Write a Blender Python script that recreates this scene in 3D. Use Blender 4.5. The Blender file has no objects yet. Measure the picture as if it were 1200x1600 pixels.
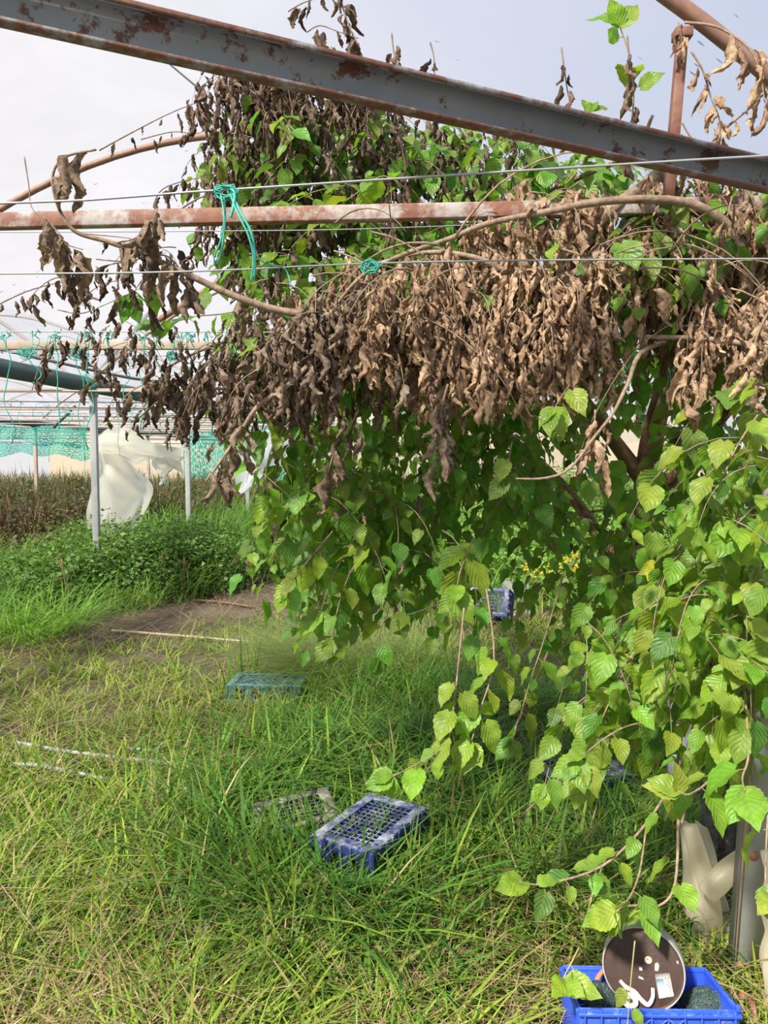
import bpy, math, random
import numpy as np
from mathutils import Vector, Matrix

random.seed(7)
rng = np.random.default_rng(11)
SC = bpy.context.scene
COL = SC.collection

# ------------------------------------------------------------------ camera
CAM_H, PITCH, FPX = 1.6, math.radians(3.8), 1200.0
cd = bpy.data.cameras.new('camera')
cam = bpy.data.objects.new('camera', cd)
COL.objects.link(cam)
cam.location = (0, 0, CAM_H)
cam.rotation_euler = (math.pi / 2 - PITCH, 0, 0)
cd.sensor_fit = 'VERTICAL'
cd.sensor_height = 32.0
cd.lens = 24.0
cd.clip_start, cd.clip_end = 0.05, 400
SC.camera = cam

# ------------------------------------------------------------------ light
SC.view_settings.view_transform = 'Standard'
SC.view_settings.look = 'None'
SC.view_settings.gamma = 1.0
SC.view_settings.use_curve_mapping = False
SC.view_settings.exposure = 0.0
SUN_DIR = Vector((-0.50, -0.62, 0.80)).normalized()      # towards the sun
SUN_STRENGTH, SKY_STRENGTH = 10.6, 0.88
w = bpy.data.worlds.new('overcast_sky')
SC.world = w
w.use_nodes = True
wn, wl = w.node_tree.nodes, w.node_tree.links
bg = wn['Background']
tc = wn.new('ShaderNodeTexCoord'); sx = wn.new('ShaderNodeSeparateXYZ'); cr = wn.new('ShaderNodeValToRGB')
nz = wn.new('ShaderNodeTexNoise'); nz.inputs['Scale'].default_value = 2.2; nz.inputs['Detail'].default_value = 4
mx = wn.new('ShaderNodeMix'); mx.data_type = 'RGBA'
wl.new(tc.outputs['Generated'], sx.inputs[0]); wl.new(sx.outputs['Z'], cr.inputs[0]); wl.new(tc.outputs['Generated'], nz.inputs['Vector'])
cr.color_ramp.elements[0].position = 0.0; cr.color_ramp.elements[0].color = (1.0, 0.93, 0.78, 1)
cr.color_ramp.elements[1].position = 0.75; cr.color_ramp.elements[1].color = (0.44, 0.58, 0.98, 1)
e = cr.color_ramp.elements.new(0.22); e.color = (0.66, 0.77, 1.0, 1)
nr = wn.new('ShaderNodeMapRange'); nr.inputs['From Min'].default_value = 0.4; nr.inputs['From Max'].default_value = 0.7
wl.new(nz.outputs['Fac'], nr.inputs['Value'])
ml = wn.new('ShaderNodeMath'); ml.operation = 'MULTIPLY'; ml.inputs[1].default_value = 0.35
wl.new(nr.outputs[0], ml.inputs[0]); wl.new(ml.outputs[0], mx.inputs['Factor'])
sw = wn.new('ShaderNodeMapRange'); sw.inputs['From Min'].default_value = -0.35; sw.inputs['From Max'].default_value = 0.5; wl.new(sx.outputs['X'], sw.inputs['Value'])
m0 = wn.new('ShaderNodeMix'); m0.data_type = 'RGBA'; wl.new(sw.outputs[0], m0.inputs['Factor']); m0.inputs['A'].default_value = (0.98, 0.95, 0.97, 1)
wl.new(cr.outputs[0], m0.inputs['B'])
wl.new(m0.outputs['Result'], mx.inputs['A']); mx.inputs['B'].default_value = (1, 1, 1, 1)
wl.new(mx.outputs['Result'], bg.inputs['Color']); bg.inputs['Strength'].default_value = SKY_STRENGTH
sd = bpy.data.lights.new('sun', 'SUN'); sd.energy = SUN_STRENGTH; sd.angle = math.radians(5); sd.color = (1.0, 0.93, 0.80)
sun = bpy.data.objects.new('sun', sd); COL.objects.link(sun)
sun.rotation_euler = SUN_DIR.to_track_quat('Z', 'Y').to_euler()
SC.cycles.max_bounces = 10; SC.cycles.diffuse_bounces = 4; SC.cycles.transmission_bounces = 6
SC.cycles.transparent_max_bounces = 12

# ------------------------------------------------------------------ picture -> place
cp, sp = math.cos(PITCH), math.sin(PITCH)
def ray(px, py):
    x, y = (px - 600) / FPX, (800 - py) / FPX
    return x, cp + y * sp, -sp + y * cp
def P(px, py, Y):
    dx, dy, dz = ray(px, py); k = Y / dy
    return Vector((dx * k, Y, CAM_H + dz * k))
def G(px, py, z=0.0):
    dx, dy, dz = ray(px, py); k = (z - CAM_H) / dz
    return Vector((dx * k, dy * k, z))
def PL(pts, Y=None):
    return [P(p[0], p[1], p[2] if len(p) > 2 else Y) for p in pts]
def to_px(x, y, z):
    f = y * cp - (z - CAM_H) * sp; u = y * sp + (z - CAM_H) * cp
    return 600 + FPX * x / f, 800 - FPX * u / f

# ------------------------------------------------------------------ mesh helpers
class MB:
    """collects pieces and links them as ONE mesh object"""
    def __init__(s): s.v, s.q, s.t, s.tint, s.uv, s.n = [], [], [], [], [], 0
    def add(s, v, quads=None, tris=None, tint=None, uv=None):
        v = np.asarray(v, dtype=np.float32).reshape(-1, 3)
        if quads is not None and len(quads): s.q.append(np.asarray(quads, dtype=np.int32).reshape(-1, 4) + s.n)
        if tris is not None and len(tris): s.t.append(np.asarray(tris, dtype=np.int32).reshape(-1, 3) + s.n)
        if tint is None: tint = np.tile(np.array([0.5, 0.5, 0.5, 1], np.float32), (len(v), 1))
        if uv is None: uv = np.zeros((len(v), 3), np.float32)
        s.v.append(v); s.tint.append(np.asarray(tint, np.float32).reshape(-1, 4)); s.uv.append(np.asarray(uv, np.float32).reshape(-1, 3))
        s.n += len(v)
        return s
    def box(s, c, d, rot=None):
        c = Vector(c); hx, hy, hz = d[0] / 2, d[1] / 2, d[2] / 2
        vs = [Vector((a * hx, b * hy, e * hz)) for a in (-1, 1) for b in (-1, 1) for e in (-1, 1)]
        if rot is not None: vs = [rot @ v for v in vs]
        f = [(0, 1, 3, 2), (4, 6, 7, 5), (0, 4, 5, 1), (2, 3, 7, 6), (0, 2, 6, 4), (1, 5, 7, 3)]
        return s.add([c + v for v in vs], f)
    def bar(s, a, b, wd, th, up=(0, 0, 1), roll=0.0):
        a, b = Vector(a), Vector(b); d = (b - a); L = d.length; d.normalize()
        u = Vector(up); sd_ = d.cross(u)
        if sd_.length < 1e-4: sd_ = d.cross(Vector((1, 0, 0)))
        sd_.normalize(); u = sd_.cross(d).normalized()
        if roll:
            r = Matrix.Rotation(roll, 3, d); sd_ = r @ sd_; u = r @ u
        R = Matrix((sd_, d, u)).transposed()
        return s.box((a + b) / 2, (wd, L, th), R)
    def sweep(s, prof, a, b, up=(0, 0, 1), closed=False):
        a, b = Vector(a), Vector(b); d = (b - a).normalized(); u = Vector(up)
        sd_ = d.cross(u).normalized(); u = sd_.cross(d).normalized()
        n = len(prof)
        v = [a + sd_ * p[0] + u * p[1] for p in prof] + [b + sd_ * p[0] + u * p[1] for p in prof]
        f = [(i, (i + 1) % n, n + (i + 1) % n, n + i) for i in range(n if closed else n - 1)]
        return s.add(v, f)
    def tube(s, pts, r, n=7, smooth_pts=0):
        pts = [Vector(p) for p in pts]
        if smooth_pts: pts, r = spline(pts, r, smooth_pts)
        m = len(pts)
        rr = [r] * m if not hasattr(r, '__len__') else list(r)
        if len(rr) != m: rr = list(np.interp(np.linspace(0, 1, m), np.linspace(0, 1, len(rr)), rr))
        t0 = (pts[1] - pts[0]).normalized()
        u = t0.orthogonal().normalized(); vs = []
        for i in range(m):
            t = (pts[min(i + 1, m - 1)] - pts[max(i - 1, 0)])
            t = t.normalized() if t.length > 1e-9 else t0
            u = (u - t * u.dot(t)); u = u.normalized() if u.length > 1e-6 else t.orthogonal().normalized()
            b = t.cross(u)
            for k in range(n):
                a = 2 * math.pi * k / n
                vs.append(pts[i] + (u * math.cos(a) + b * math.sin(a)) * rr[i])
        q = [(i * n + k, i * n + (k + 1) % n, (i + 1) * n + (k + 1) % n, (i + 1) * n + k) for i in range(m - 1) for k in range(n)]
        vs += [pts[0], pts[-1]]
        tr = [(m * n, (k + 1) % n, k) for k in range(n)] + [(m * n + 1, (m - 1) * n + k, (m - 1) * n + (k + 1) % n) for k in range(n)]
        return s.add(vs, q, tr)
    def grid(s, fn, nu, nv, uvs=True):
        v = [fn(i / nu, j / nv) for j in range(nv + 1) for i in range(nu + 1)]
        uv = [(i / nu, j / nv, 0) for j in range(nv + 1) for i in range(nu + 1)]
        q = [(j * (nu + 1) + i, j * (nu + 1) + i + 1, (j + 1) * (nu + 1) + i + 1, (j + 1) * (nu + 1) + i) for j in range(nv) for i in range(nu)]
        return s.add(v, q, uv=uv)
    def lathe(s, prof, n, M):
        """prof: (r, z) list; revolved about local z, placed by the 4x4 matrix M"""
        m = len(prof)
        v = [M @ Vector((p[0] * math.cos(2 * math.pi * k / n), p[0] * math.sin(2 * math.pi * k / n), p[1])) for p in prof for k in range(n)]
        q = [(i * n + k, i * n + (k + 1) % n, (i + 1) * n + (k + 1) % n, (i + 1) * n + k) for i in range(m - 1) for k in range(n)]
        return s.add(v, q)
    def build(s, name, mat, parent=None, smooth=False, bevel=0.0, solid=0.0):
        me = bpy.data.meshes.new(name)
        v = np.concatenate(s.v); q = np.concatenate(s.q) if s.q else np.zeros((0, 4), np.int32); t = np.concatenate(s.t) if s.t else np.zeros((0, 3), np.int32)
        me.vertices.add(len(v)); me.vertices.foreach_set('co', v.ravel())
        me.loops.add(q.size + t.size); me.loops.foreach_set('vertex_index', np.concatenate([q.ravel(), t.ravel()]).astype(np.int32))
        tot = np.concatenate([np.full(len(q), 4, np.int32), np.full(len(t), 3, np.int32)])
        st = np.concatenate([[0], np.cumsum(tot)[:-1]]).astype(np.int32)
        me.polygons.add(len(tot)); me.polygons.foreach_set('loop_start', st); me.polygons.foreach_set('loop_total', tot)
        if smooth: me.polygons.foreach_set('use_smooth', np.ones(len(tot), bool))
        a = me.attributes.new('tint', 'FLOAT_COLOR', 'POINT'); a.data.foreach_set('color', np.concatenate(s.tint).ravel())
        a = me.attributes.new('luv', 'FLOAT_VECTOR', 'POINT'); a.data.foreach_set('vector', np.concatenate(s.uv).ravel())
        me.update(calc_edges=True); me.validate()
        me.materials.append(mat)
        o = bpy.data.objects.new(name, me); COL.objects.link(o)
        if parent is not None: o.parent = parent; o.matrix_parent_inverse = parent.matrix_world.inverted() if parent.type != 'EMPTY' else Matrix.Translation(-parent.location) if parent.rotation_euler.to_quaternion().angle < 1e-6 else parent.matrix_basis.inverted()
        if bevel:
            b = o.modifiers.new('bevel', 'BEVEL'); b.width = bevel; b.segments = 2; b.limit_method = 'ANGLE'
        if solid:
            b = o.modifiers.new('thickness', 'SOLIDIFY'); b.thickness = solid; b.offset = 0
        return o

def spline(pts, r, k):
    """Catmull-Rom through pts, k steps per span"""
    rr = [r] * len(pts) if not hasattr(r, '__len__') else list(np.interp(np.linspace(0, 1, len(pts)), np.linspace(0, 1, len(r)), r))
    out, ro = [], []
    n = len(pts)
    for i in range(n - 1):
        p0, p1, p2, p3 = pts[max(i - 1, 0)], pts[i], pts[i + 1], pts[min(i + 2, n - 1)]
        for j in range(k):
            t = j / k
            out.append(0.5 * ((2 * p1) + (p2 - p0) * t + (2 * p0 - 5 * p1 + 4 * p2 - p3) * t * t + (3 * p1 - p0 - 3 * p2 + p3) * t ** 3))
            ro.append(rr[i] * (1 - t) + rr[i + 1] * t)
    out.append(pts[-1]); ro.append(rr[-1])
    return out, ro

def tag(o, label=None, cat=None, group=None, kind=None):
    if label: o['label'] = label
    if cat: o['category'] = cat
    if group: o['group'] = group
    if kind: o['kind'] = kind
    return o
def thing(name, loc, label, cat, group=None, kind='thing'):
    o = bpy.data.objects.new(name, None); COL.objects.link(o); o.location = loc; o.empty_display_size = 0.1
    return tag(o, label, cat, group, kind)

# ------------------------------------------------------------------ materials
def new_mat(name):
    m = bpy.data.materials.new(name); m.use_nodes = True
    nt = m.node_tree
    return m, nt.nodes, nt.links, nt.nodes['Principled BSDF']
def N(nodes, t, **kw):
    n = nodes.new(t)
    for k, v in kw.items():
        if hasattr(n, k): setattr(n, k, v)
    return n
def ramp(nodes, stops):
    r = nodes.new('ShaderNodeValToRGB'); el = r.color_ramp.elements
    el[0].position, el[0].color = stops[0][0], (*stops[0][1], 1)
    el[1].position, el[1].color = stops[-1][0], (*stops[-1][1], 1)
    for p, c in stops[1:-1]:
        x = el.new(p); x.color = (*c, 1)
    return r
def noise(nodes, links, scale, detail=4, coord='Object', rough=0.6, vec=None):
    n = nodes.new('ShaderNodeTexNoise'); n.inputs['Scale'].default_value = scale; n.inputs['Detail'].default_value = detail; n.inputs['Roughness'].default_value = rough
    if vec is None:
        t = nodes.new('ShaderNodeTexCoord'); links.new(t.outputs[coord], n.inputs['Vector'])
    else: links.new(vec, n.inputs['Vector'])
    return n
def mixc(nodes, links, fac, a, b, mode='MIX'):
    m = nodes.new('ShaderNodeMix'); m.data_type = 'RGBA'; m.blend_type = mode
    for s_, v in (('Factor', fac), ('A', a), ('B', b)):
        if isinstance(v, (int, float)): m.inputs[s_].default_value = v
        elif isinstance(v, tuple): m.inputs[s_].default_value = (*v, 1)
        else: links.new(v, m.inputs[s_])
    return m.outputs['Result']
def plain(name, c, rough=0.6, c2=None, scale=20, metal=0.0, bump=0.0, trans=0.0):
    m, n, l, b = new_mat(name)
    b.inputs['Roughness'].default_value = rough; b.inputs['Metallic'].default_value = metal
    b.inputs['Base Color'].default_value = (*c, 1)
    if c2 is not None or bump:
        nt = noise(n, l, scale)
        if c2 is not None:
            r = ramp(n, [(0.35, c), (0.68, c2)]); l.new(nt.outputs['Fac'], r.inputs[0]); l.new(r.outputs[0], b.inputs['Base Color'])
        if bump:
            bp = n.new('ShaderNodeBump'); bp.inputs['Strength'].default_value = bump; bp.inputs['Distance'].default_value = 0.01
            l.new(nt.outputs['Fac'], bp.inputs['Height']); l.new(bp.outputs[0], b.inputs['Normal'])
    if trans:
        t = n.new('ShaderNodeBsdfTranslucent'); t.inputs['Color'].default_value = (*c, 1)
        ms = n.new('ShaderNodeMixShader'); ms.inputs[0].default_value = trans
        l.new(b.outputs[0], ms.inputs[1]); l.new(t.outputs[0], ms.inputs[2]); l.new(ms.outputs[0], n['Material Output'].inputs[0])
    return m
def rusty(name, paint, paint2, lo, hi, rust=((0.13, 0.045, 0.022), (0.24, 0.10, 0.05)), scale=9, metal=0.0):
    m, n, l, b = new_mat(name)
    tcn = n.new('ShaderNodeTexCoord')
    n1 = noise(n, l, scale, 8, rough=0.72, vec=tcn.outputs['Object']); n2 = noise(n, l, scale * 6, 5, vec=tcn.outputs['Object']); n3 = noise(n, l, 3, 3, vec=tcn.outputs['Object'])
    r1 = ramp(n, [(lo, (0, 0, 0)), (hi, (1, 1, 1))])
    ad = n.new('ShaderNodeMath'); ad.operation = 'MULTIPLY_ADD'; l.new(n2.outputs['Fac'], ad.inputs[0]); ad.inputs[1].default_value = 0.25; l.new(n1.outputs['Fac'], ad.inputs[2])
    sb = n.new('ShaderNodeMath'); sb.operation = 'SUBTRACT'; l.new(ad.outputs[0], sb.inputs[0]); sb.inputs[1].default_value = 0.125
    l.new(sb.outputs[0], r1.inputs[0])
    rp = ramp(n, [(0.3, paint), (0.7, paint2)]); l.new(n3.outputs['Fac'], rp.inputs[0])
    rr = ramp(n, [(0.3, rust[0]), (0.7, rust[1])]); l.new(n2.outputs['Fac'], rr.inputs[0])
    l.new(mixc(n, l, r1.outputs[0], rp.outputs[0], rr.outputs[0]), b.inputs['Base Color'])
    b.inputs['Roughness'].default_value = 0.6; b.inputs['Metallic'].default_value = metal
    bp = n.new('ShaderNodeBump'); bp.inputs['Strength'].default_value = 0.35; bp.inputs['Distance'].default_value = 0.004
    l.new(sb.outputs[0], bp.inputs['Height']); l.new(bp.outputs[0], b.inputs['Normal'])
    return m
def leafy(name, trans=0.45, rough=0.42, veins=True, spec=0.5, gain=1.0, mottle=0.0):
    """colour from each leaf's own tint; lighter midrib and side veins from the leaf's own u, v"""
    m, n, l, b = new_mat(name)
    at = n.new('ShaderNodeAttribute'); at.attribute_name = 'tint'
    col = at.outputs['Color']
    if veins:
        uv = n.new('ShaderNodeAttribute'); uv.attribute_name = 'luv'
        sx = n.new('ShaderNodeSeparateXYZ'); l.new(uv.outputs['Vector'], sx.inputs[0])
        ab = n.new('ShaderNodeMath'); ab.operation = 'ABSOLUTE'; l.new(sx.outputs['X'], ab.inputs[0])
        # side veins: sin(v*k - |u|*k2)
        m1 = n.new('ShaderNodeMath'); m1.operation = 'MULTIPLY'; l.new(sx.outputs['Y'], m1.inputs[0]); m1.inputs[1].default_value = 36.0
        m2 = n.new('ShaderNodeMath'); m2.operation = 'MULTIPLY_ADD'; l.new(ab.outputs[0], m2.inputs[0]); m2.inputs[1].default_value = -17.0; l.new(m1.outputs[0], m2.inputs[2])
        sn = n.new('ShaderNodeMath'); sn.operation = 'SINE'; l.new(m2.outputs[0], sn.inputs[0])
        rv = ramp(n, [(0.78, (0, 0, 0)), (0.97, (1, 1, 1))])
        mr = n.new('ShaderNodeMapRange'); mr.inputs['From Min'].default_value = -1; l.new(sn.outputs[0], mr.inputs['Value']); l.new(mr.outputs[0], rv.inputs[0])
        mid = ramp(n, [(0.0, (1, 1, 1)), (0.09, (0, 0, 0))]); l.new(ab.outputs[0], mid.inputs[0])
        mxv = n.new('ShaderNodeMath'); mxv.operation = 'MAXIMUM'; l.new(rv.outputs[0], mxv.inputs[0]); l.new(mid.outputs[0], mxv.inputs[1])
        fac = n.new('ShaderNodeMath'); fac.operation = 'MULTIPLY'; fac.inputs[1].default_value = 0.20; l.new(mxv.outputs[0], fac.inputs[0])
        nt = noise(n, l, 26, 3)
        bl = ramp(n, [(0.42, (0.84, 0.9, 0.8)), (0.6, (1.15, 1.1, 0.9))]); l.new(nt.outputs['Fac'], bl.inputs[0])
        c2 = mixc(n, l, 1.0, col, bl.outputs[0], 'MULTIPLY')
        col = mixc(n, l, fac.outputs[0], c2, (0.50, 0.56, 0.16))
        bp = n.new('ShaderNodeBump'); bp.inputs['Strength'].default_value = 0.25; bp.inputs['Distance'].default_value = 0.003
        l.new(sn.outputs[0], bp.inputs['Height']); l.new(bp.outputs[0], b.inputs['Normal'])
    if mottle:
        nm = noise(n, l, mottle, 4); rm = ramp(n, [(0.33, (0.5, 0.46, 0.42)), (0.66, (1.2, 1.18, 1.15))]); l.new(nm.outputs['Fac'], rm.inputs[0])
        col = mixc(n, l, 1.0, col, rm.outputs[0], 'MULTIPLY')
        bp = n.new('ShaderNodeBump'); bp.inputs['Strength'].default_value = 0.5; bp.inputs['Distance'].default_value = 0.004
        l.new(nm.outputs['Fac'], bp.inputs['Height']); l.new(bp.outputs[0], b.inputs['Normal'])
    l.new(col, b.inputs['Base Color'])
    b.inputs['Roughness'].default_value = rough; b.inputs['Specular IOR Level'].default_value = spec
    t = n.new('ShaderNodeBsdfTranslucent')
    l.new(mixc(n, l, 1.0, col, (1.12 * gain, 1.16 * gain, 0.55 * gain), 'MULTIPLY'), t.inputs['Color'])
    ms = n.new('ShaderNodeMixShader'); ms.inputs[0].default_value = trans
    l.new(b.outputs[0], ms.inputs[1]); l.new(t.outputs[0], ms.inputs[2]); l.new(ms.outputs[0], n['Material Output'].inputs[0])
    return m
def film(name, transp, tint=(0.92, 0.94, 1.0), spots=True, gloss=0.02):
    m, n, l, b = new_mat(name); n.remove(b)
    tr = n.new('ShaderNodeBsdfTransparent'); tl = n.new('ShaderNodeBsdfTranslucent'); df = n.new('ShaderNodeBsdfDiffuse')
    tl.inputs['Color'].default_value = (*tint, 1); df.inputs['Color'].default_value = (*tint, 1); tr.inputs['Color'].default_value = (0.97, 0.98, 1, 1)
    a = n.new('ShaderNodeMixShader'); a.inputs[0].default_value = 0.25; l.new(tl.outputs[0], a.inputs[1]); l.new(df.outputs[0], a.inputs[2])
    gl = n.new('ShaderNodeBsdfGlossy'); gl.inputs['Roughness'].default_value = 0.4
    a2 = n.new('ShaderNodeMixShader'); a2.inputs[0].default_value = gloss; l.new(a.outputs[0], a2.inputs[1]); l.new(gl.outputs[0], a2.inputs[2])
    f = n.new('ShaderNodeMixShader'); l.new(a2.outputs[0], f.inputs[1]); l.new(tr.outputs[0], f.inputs[2])
    nt = noise(n, l, 1.3, 4); mr = n.new('ShaderNodeMapRange'); mr.inputs['From Min'].default_value = 0.3; mr.inputs['From Max'].default_value = 0.7
    mr.inputs['To Min'].default_value = transp * 0.8; mr.inputs['To Max'].default_value = transp * 1.2; l.new(nt.outputs['Fac'], mr.inputs['Value']); l.new(mr.outputs[0], f.inputs[0])
    if spots:
        # stuck dirt specks and water drops on the plastic, drawn out along the slope
        tcn = n.new('ShaderNodeTexCoord'); mp = n.new('ShaderNodeMapping'); mp.inputs['Scale'].default_value = (3.2, 9, 3.2); l.new(tcn.outputs['Object'], mp.inputs[0])
        vo = n.new('ShaderNodeTexVoronoi'); vo.inputs['Scale'].default_value = 1.7; l.new(mp.outputs[0], vo.inputs['Vector'])
        n4 = noise(n, l, 0.9, 2); rs = ramp(n, [(0.055, (1, 1, 1)), (0.10, (0, 0, 0))]); l.new(vo.outputs['Distance'], rs.inputs[0])
        r4 = ramp(n, [(0.46, (0, 0, 0)), (0.56, (1, 1, 1))]); l.new(n4.outputs['Fac'], r4.inputs[0])
        mm = n.new('ShaderNodeMath'); mm.operation = 'MULTIPLY'; l.new(rs.outputs[0], mm.inputs[0]); l.new(r4.outputs[0], mm.inputs[1])
        m6 = n.new('ShaderNodeMath'); m6.operation = 'MULTIPLY'; m6.inputs[1].default_value = 0.75; l.new(mm.outputs[0], m6.inputs[0])
        dd = n.new('ShaderNodeBsdfDiffuse'); dd.inputs['Color'].default_value = (0.33, 0.33, 0.34, 1)
        g = n.new('ShaderNodeMixShader'); l.new(m6.outputs[0], g.inputs[0]); l.new(f.outputs[0], g.inputs[1]); l.new(dd.outputs[0], g.inputs[2]); f = g
    l.new(f.outputs[0], n['Material Output'].inputs[0])
    return m

M = {}
M['film'] = film('roof_plastic_film', 0.72, (0.46, 0.47, 0.53))
M['sheet'] = film('hanging_plastic_sheet', 0.06, (0.95, 0.92, 0.85), spots=False)
M['sheetblue'] = film('pale_plastic_sheet', 0.12, (0.90, 0.93, 0.97), spots=False)
M['endfilm'] = film('end_wall_plastic', 0.15, (1.0, 0.86, 0.58), spots=False)
M['cream'] = film('cream_plastic_wrap', 0.0, (0.86, 0.80, 0.66), spots=False)
M['white'] = film('white_plastic', 0.0, (0.93, 0.93, 0.92), spots=False)
M['beam'] = rusty('grey_steel_rust_spots', (0.19, 0.225, 0.25), (0.27, 0.30, 0.32), 0.535, 0.585, rust=((0.06, 0.028, 0.02), (0.14, 0.06, 0.035)), scale=9)
M['flange'] = rusty('rust_eaten_flange', (0.24, 0.26, 0.27), (0.30, 0.31, 0.31), 0.36, 0.50, rust=((0.08, 0.035, 0.025), (0.19, 0.085, 0.05)), scale=11)
M['tie'] = rusty('pale_paint_over_rust', (0.52, 0.49, 0.46), (0.40, 0.35, 0.32), 0.41, 0.52, rust=((0.17, 0.065, 0.04), (0.30, 0.135, 0.08)), scale=5)
M['rust'] = rusty('rusted_pipe', (0.24, 0.13, 0.09), (0.33, 0.22, 0.17), 0.35, 0.65, rust=((0.15, 0.06, 0.04), (0.30, 0.16, 0.11)), scale=6)
M['strut'] = rusty('rusted_strut', (0.22, 0.10, 0.07), (0.25, 0.13, 0.09), 0.4, 0.6, rust=((0.13, 0.05, 0.035), (0.2, 0.08, 0.05)), scale=14)
M['steel'] = rusty('galvanised_steel', (0.27, 0.29, 0.30), (0.38, 0.39, 0.39), 0.66, 0.72, scale=5)
M['darkgreen'] = rusty('dark_green_gutter_steel', (0.055, 0.09, 0.095), (0.075, 0.115, 0.12), 0.63, 0.67, scale=2.2)
M['tan'] = plain('tan_weathered_bar', (0.44, 0.36, 0.29), 0.7, (0.36, 0.27, 0.20), 6)
M['wire'] = plain('grey_wire', (0.36, 0.37, 0.39), 0.45, metal=0.4)
M['darkwire'] = plain('dark_wire', (0.06, 0.06, 0.07), 0.5)
M['teal'] = plain('teal_twine', (0.05, 0.50, 0.38), 0.5, (0.16, 0.66, 0.54), 60, trans=0.3)
M['bark'] = plain('brown_bark', (0.24, 0.135, 0.075), 0.85, (0.13, 0.07, 0.045), 30, bump=0.8)
M['twig'] = plain('grey_brown_bark', (0.34, 0.25, 0.175), 0.8, (0.17, 0.115, 0.08), 45, bump=0.4)
M['greentwig'] = plain('young_green_stem', (0.27, 0.26, 0.10), 0.6, (0.30, 0.22, 0.11), 20)
M['leaf'] = leafy('fresh_leaf', 0.48)
M['dry'] = leafy('dried_leaf', 0.25, 0.8, veins=False, spec=0.2, mottle=70)
M['grass'] = leafy('grass_blade', 0.36, 0.5, veins=False, spec=0.25)
M['weed'] = leafy('weed_leaf', 0.4, 0.5, veins=False, spec=0.4)

# ground: damp brown soil with paler dust along the bare path
m, n, l, b = new_mat('bare_soil')
n1 = noise(n, l, 1.4, 8, rough=0.7); n2 = noise(n, l, 22, 6)
r1 = ramp(n, [(0.3, (0.06, 0.044, 0.028)), (0.6, (0.18, 0.137, 0.095)), (0.8, (0.30, 0.24, 0.17))]); l.new(n1.outputs['Fac'], r1.inputs[0])
r2 = ramp(n, [(0.3, (0.55, 0.55, 0.55)), (0.75, (1.2, 1.15, 1.1))]); l.new(n2.outputs['Fac'], r2.inputs[0])
l.new(mixc(n, l, 1.0, r1.outputs[0], r2.outputs[0], 'MULTIPLY'), b.inputs['Base Color']); b.inputs['Roughness'].default_value = 0.95
bp = n.new('ShaderNodeBump'); bp.inputs['Distance'].default_value = 0.05; l.new(n2.outputs['Fac'], bp.inputs['Height']); l.new(bp.outputs[0], b.inputs['Normal'])
M['soil'] = m

# ------------------------------------------------------------------ the greenhouse shell
def cx(Y, k=0): return -1.2 + 0.12 * (Y - 2.6) + 5.9 * k
EAVE, RISE, HALF = 2.43, 1.40, 2.95
def arch_z(t): return EAVE + RISE * (1 - t * t)
def gz(x, y): return 0.018 * math.sin(x * 2.1 + 1) * math.cos(y * 1.7)
gb = MB(); gb.grid(lambda u, v: (-22 + 44 * u, -2.5 + 62.5 * v, gz(-22 + 44 * u, -2.5 + 62.5 * v)), 88, 125)
tag(gb.build('ground', M['soil'], smooth=True), kind='structure')

def vault(k, y0, y1, name, inward=0.0):
    b = MB()
    def fn(u, v):
        y = y0 + (y1 - y0) * v; t = -1 + 2 * u
        sag = 0.035 * math.sin(math.pi * ((y - 2.6) / 3.1)) ** 2
        return (cx(y, k) + t * HALF, y, arch_z(t) + 0.035 - sag * (1 - t * t))
    b.grid(fn, 28, int((y1 - y0) * 3))
    return tag(b.build(name, M['film'], smooth=True), kind='structure')
for k, nm in ((0, 'ceiling_main'), (-1, 'ceiling_left'), (-2, 'ceiling_outer_left'), (1, 'ceiling_right')):
    vault(k, -0.6, 46, nm)
b = MB(); b.grid(lambda u, v: (-20 + 40 * u, 46.05 + 0.05 * math.sin(u * 90), 0.0 + 4.2 * v), 60, 6)
tag(b.build('wall_back', M['endfilm']), kind='structure')

def arch(k, Y, r, mat, label, group=None, t0=-1, t1=1):
    b = MB(); pts = [(cx(Y, k) + t * HALF, Y, arch_z(t)) for t in np.linspace(t0, t1, 34)]
    b.tube(pts, r, 10)
    return tag(b.build('arch_pipe', mat, smooth=True), label, 'pipe', group, 'thing')
TY = [2.6, 5.4] + [8.8 + 3.1 * i for i in range(7)]
arch(0, TY[0], 0.026, M['rust'], 'rusty curved roof pipe dropping across the top right corner')
arch(0, TY[1], 0.022, M['rust'], 'rusty curved roof pipe rising from the left edge towards the leafy crown')
for i in range(2, 9):
    arch(0, TY[i], 0.022, M['tan'], 'distant curved roof pipe of the long plastic tunnel', 'distant roof arches')
for kk in (-1, -2):
    for i in range(1, 9):
        arch(kk, TY[i], 0.022, M['tan'], 'distant curved roof pipe of the long plastic tunnel', 'distant roof arches')

# tie bars
def tie(k, Y, mat, label, group=None, hw=0.045, h=0.042):
    b = MB(); z = 2.40
    b.box(((cx(Y, k)), Y, z), (2 * HALF, hw, h))
    return tag(b.build('tie_bar', mat, bevel=0.003), label, 'bar', group, 'thing')
p0, p1 = P(-260, 352, 2.62), P(1290, 318, 2.56)
dv = (p1 - p0) / (p1.x - p0.x); p0 = p1 + dv * (-4.12 - p1.x); p1 = p1 + dv * (1.72 - p1.x)
b = MB(); b.bar(p0, p1, 0.04, 0.050); tag(b.build('tie_bar', M['tie'], bevel=0.004), 'long level tie bar of flaking pale paint and rust across the upper middle', 'bar', None, 'thing')
tie(0, TY[1], M['tan'], 'tan level bar behind the left wires, above the dark green gutter', hw=0.05, h=0.055)
for i in range(2, 9): tie(0, TY[i], M['tan'], 'distant level tie bar under the plastic roof', 'distant tie bars')
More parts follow.
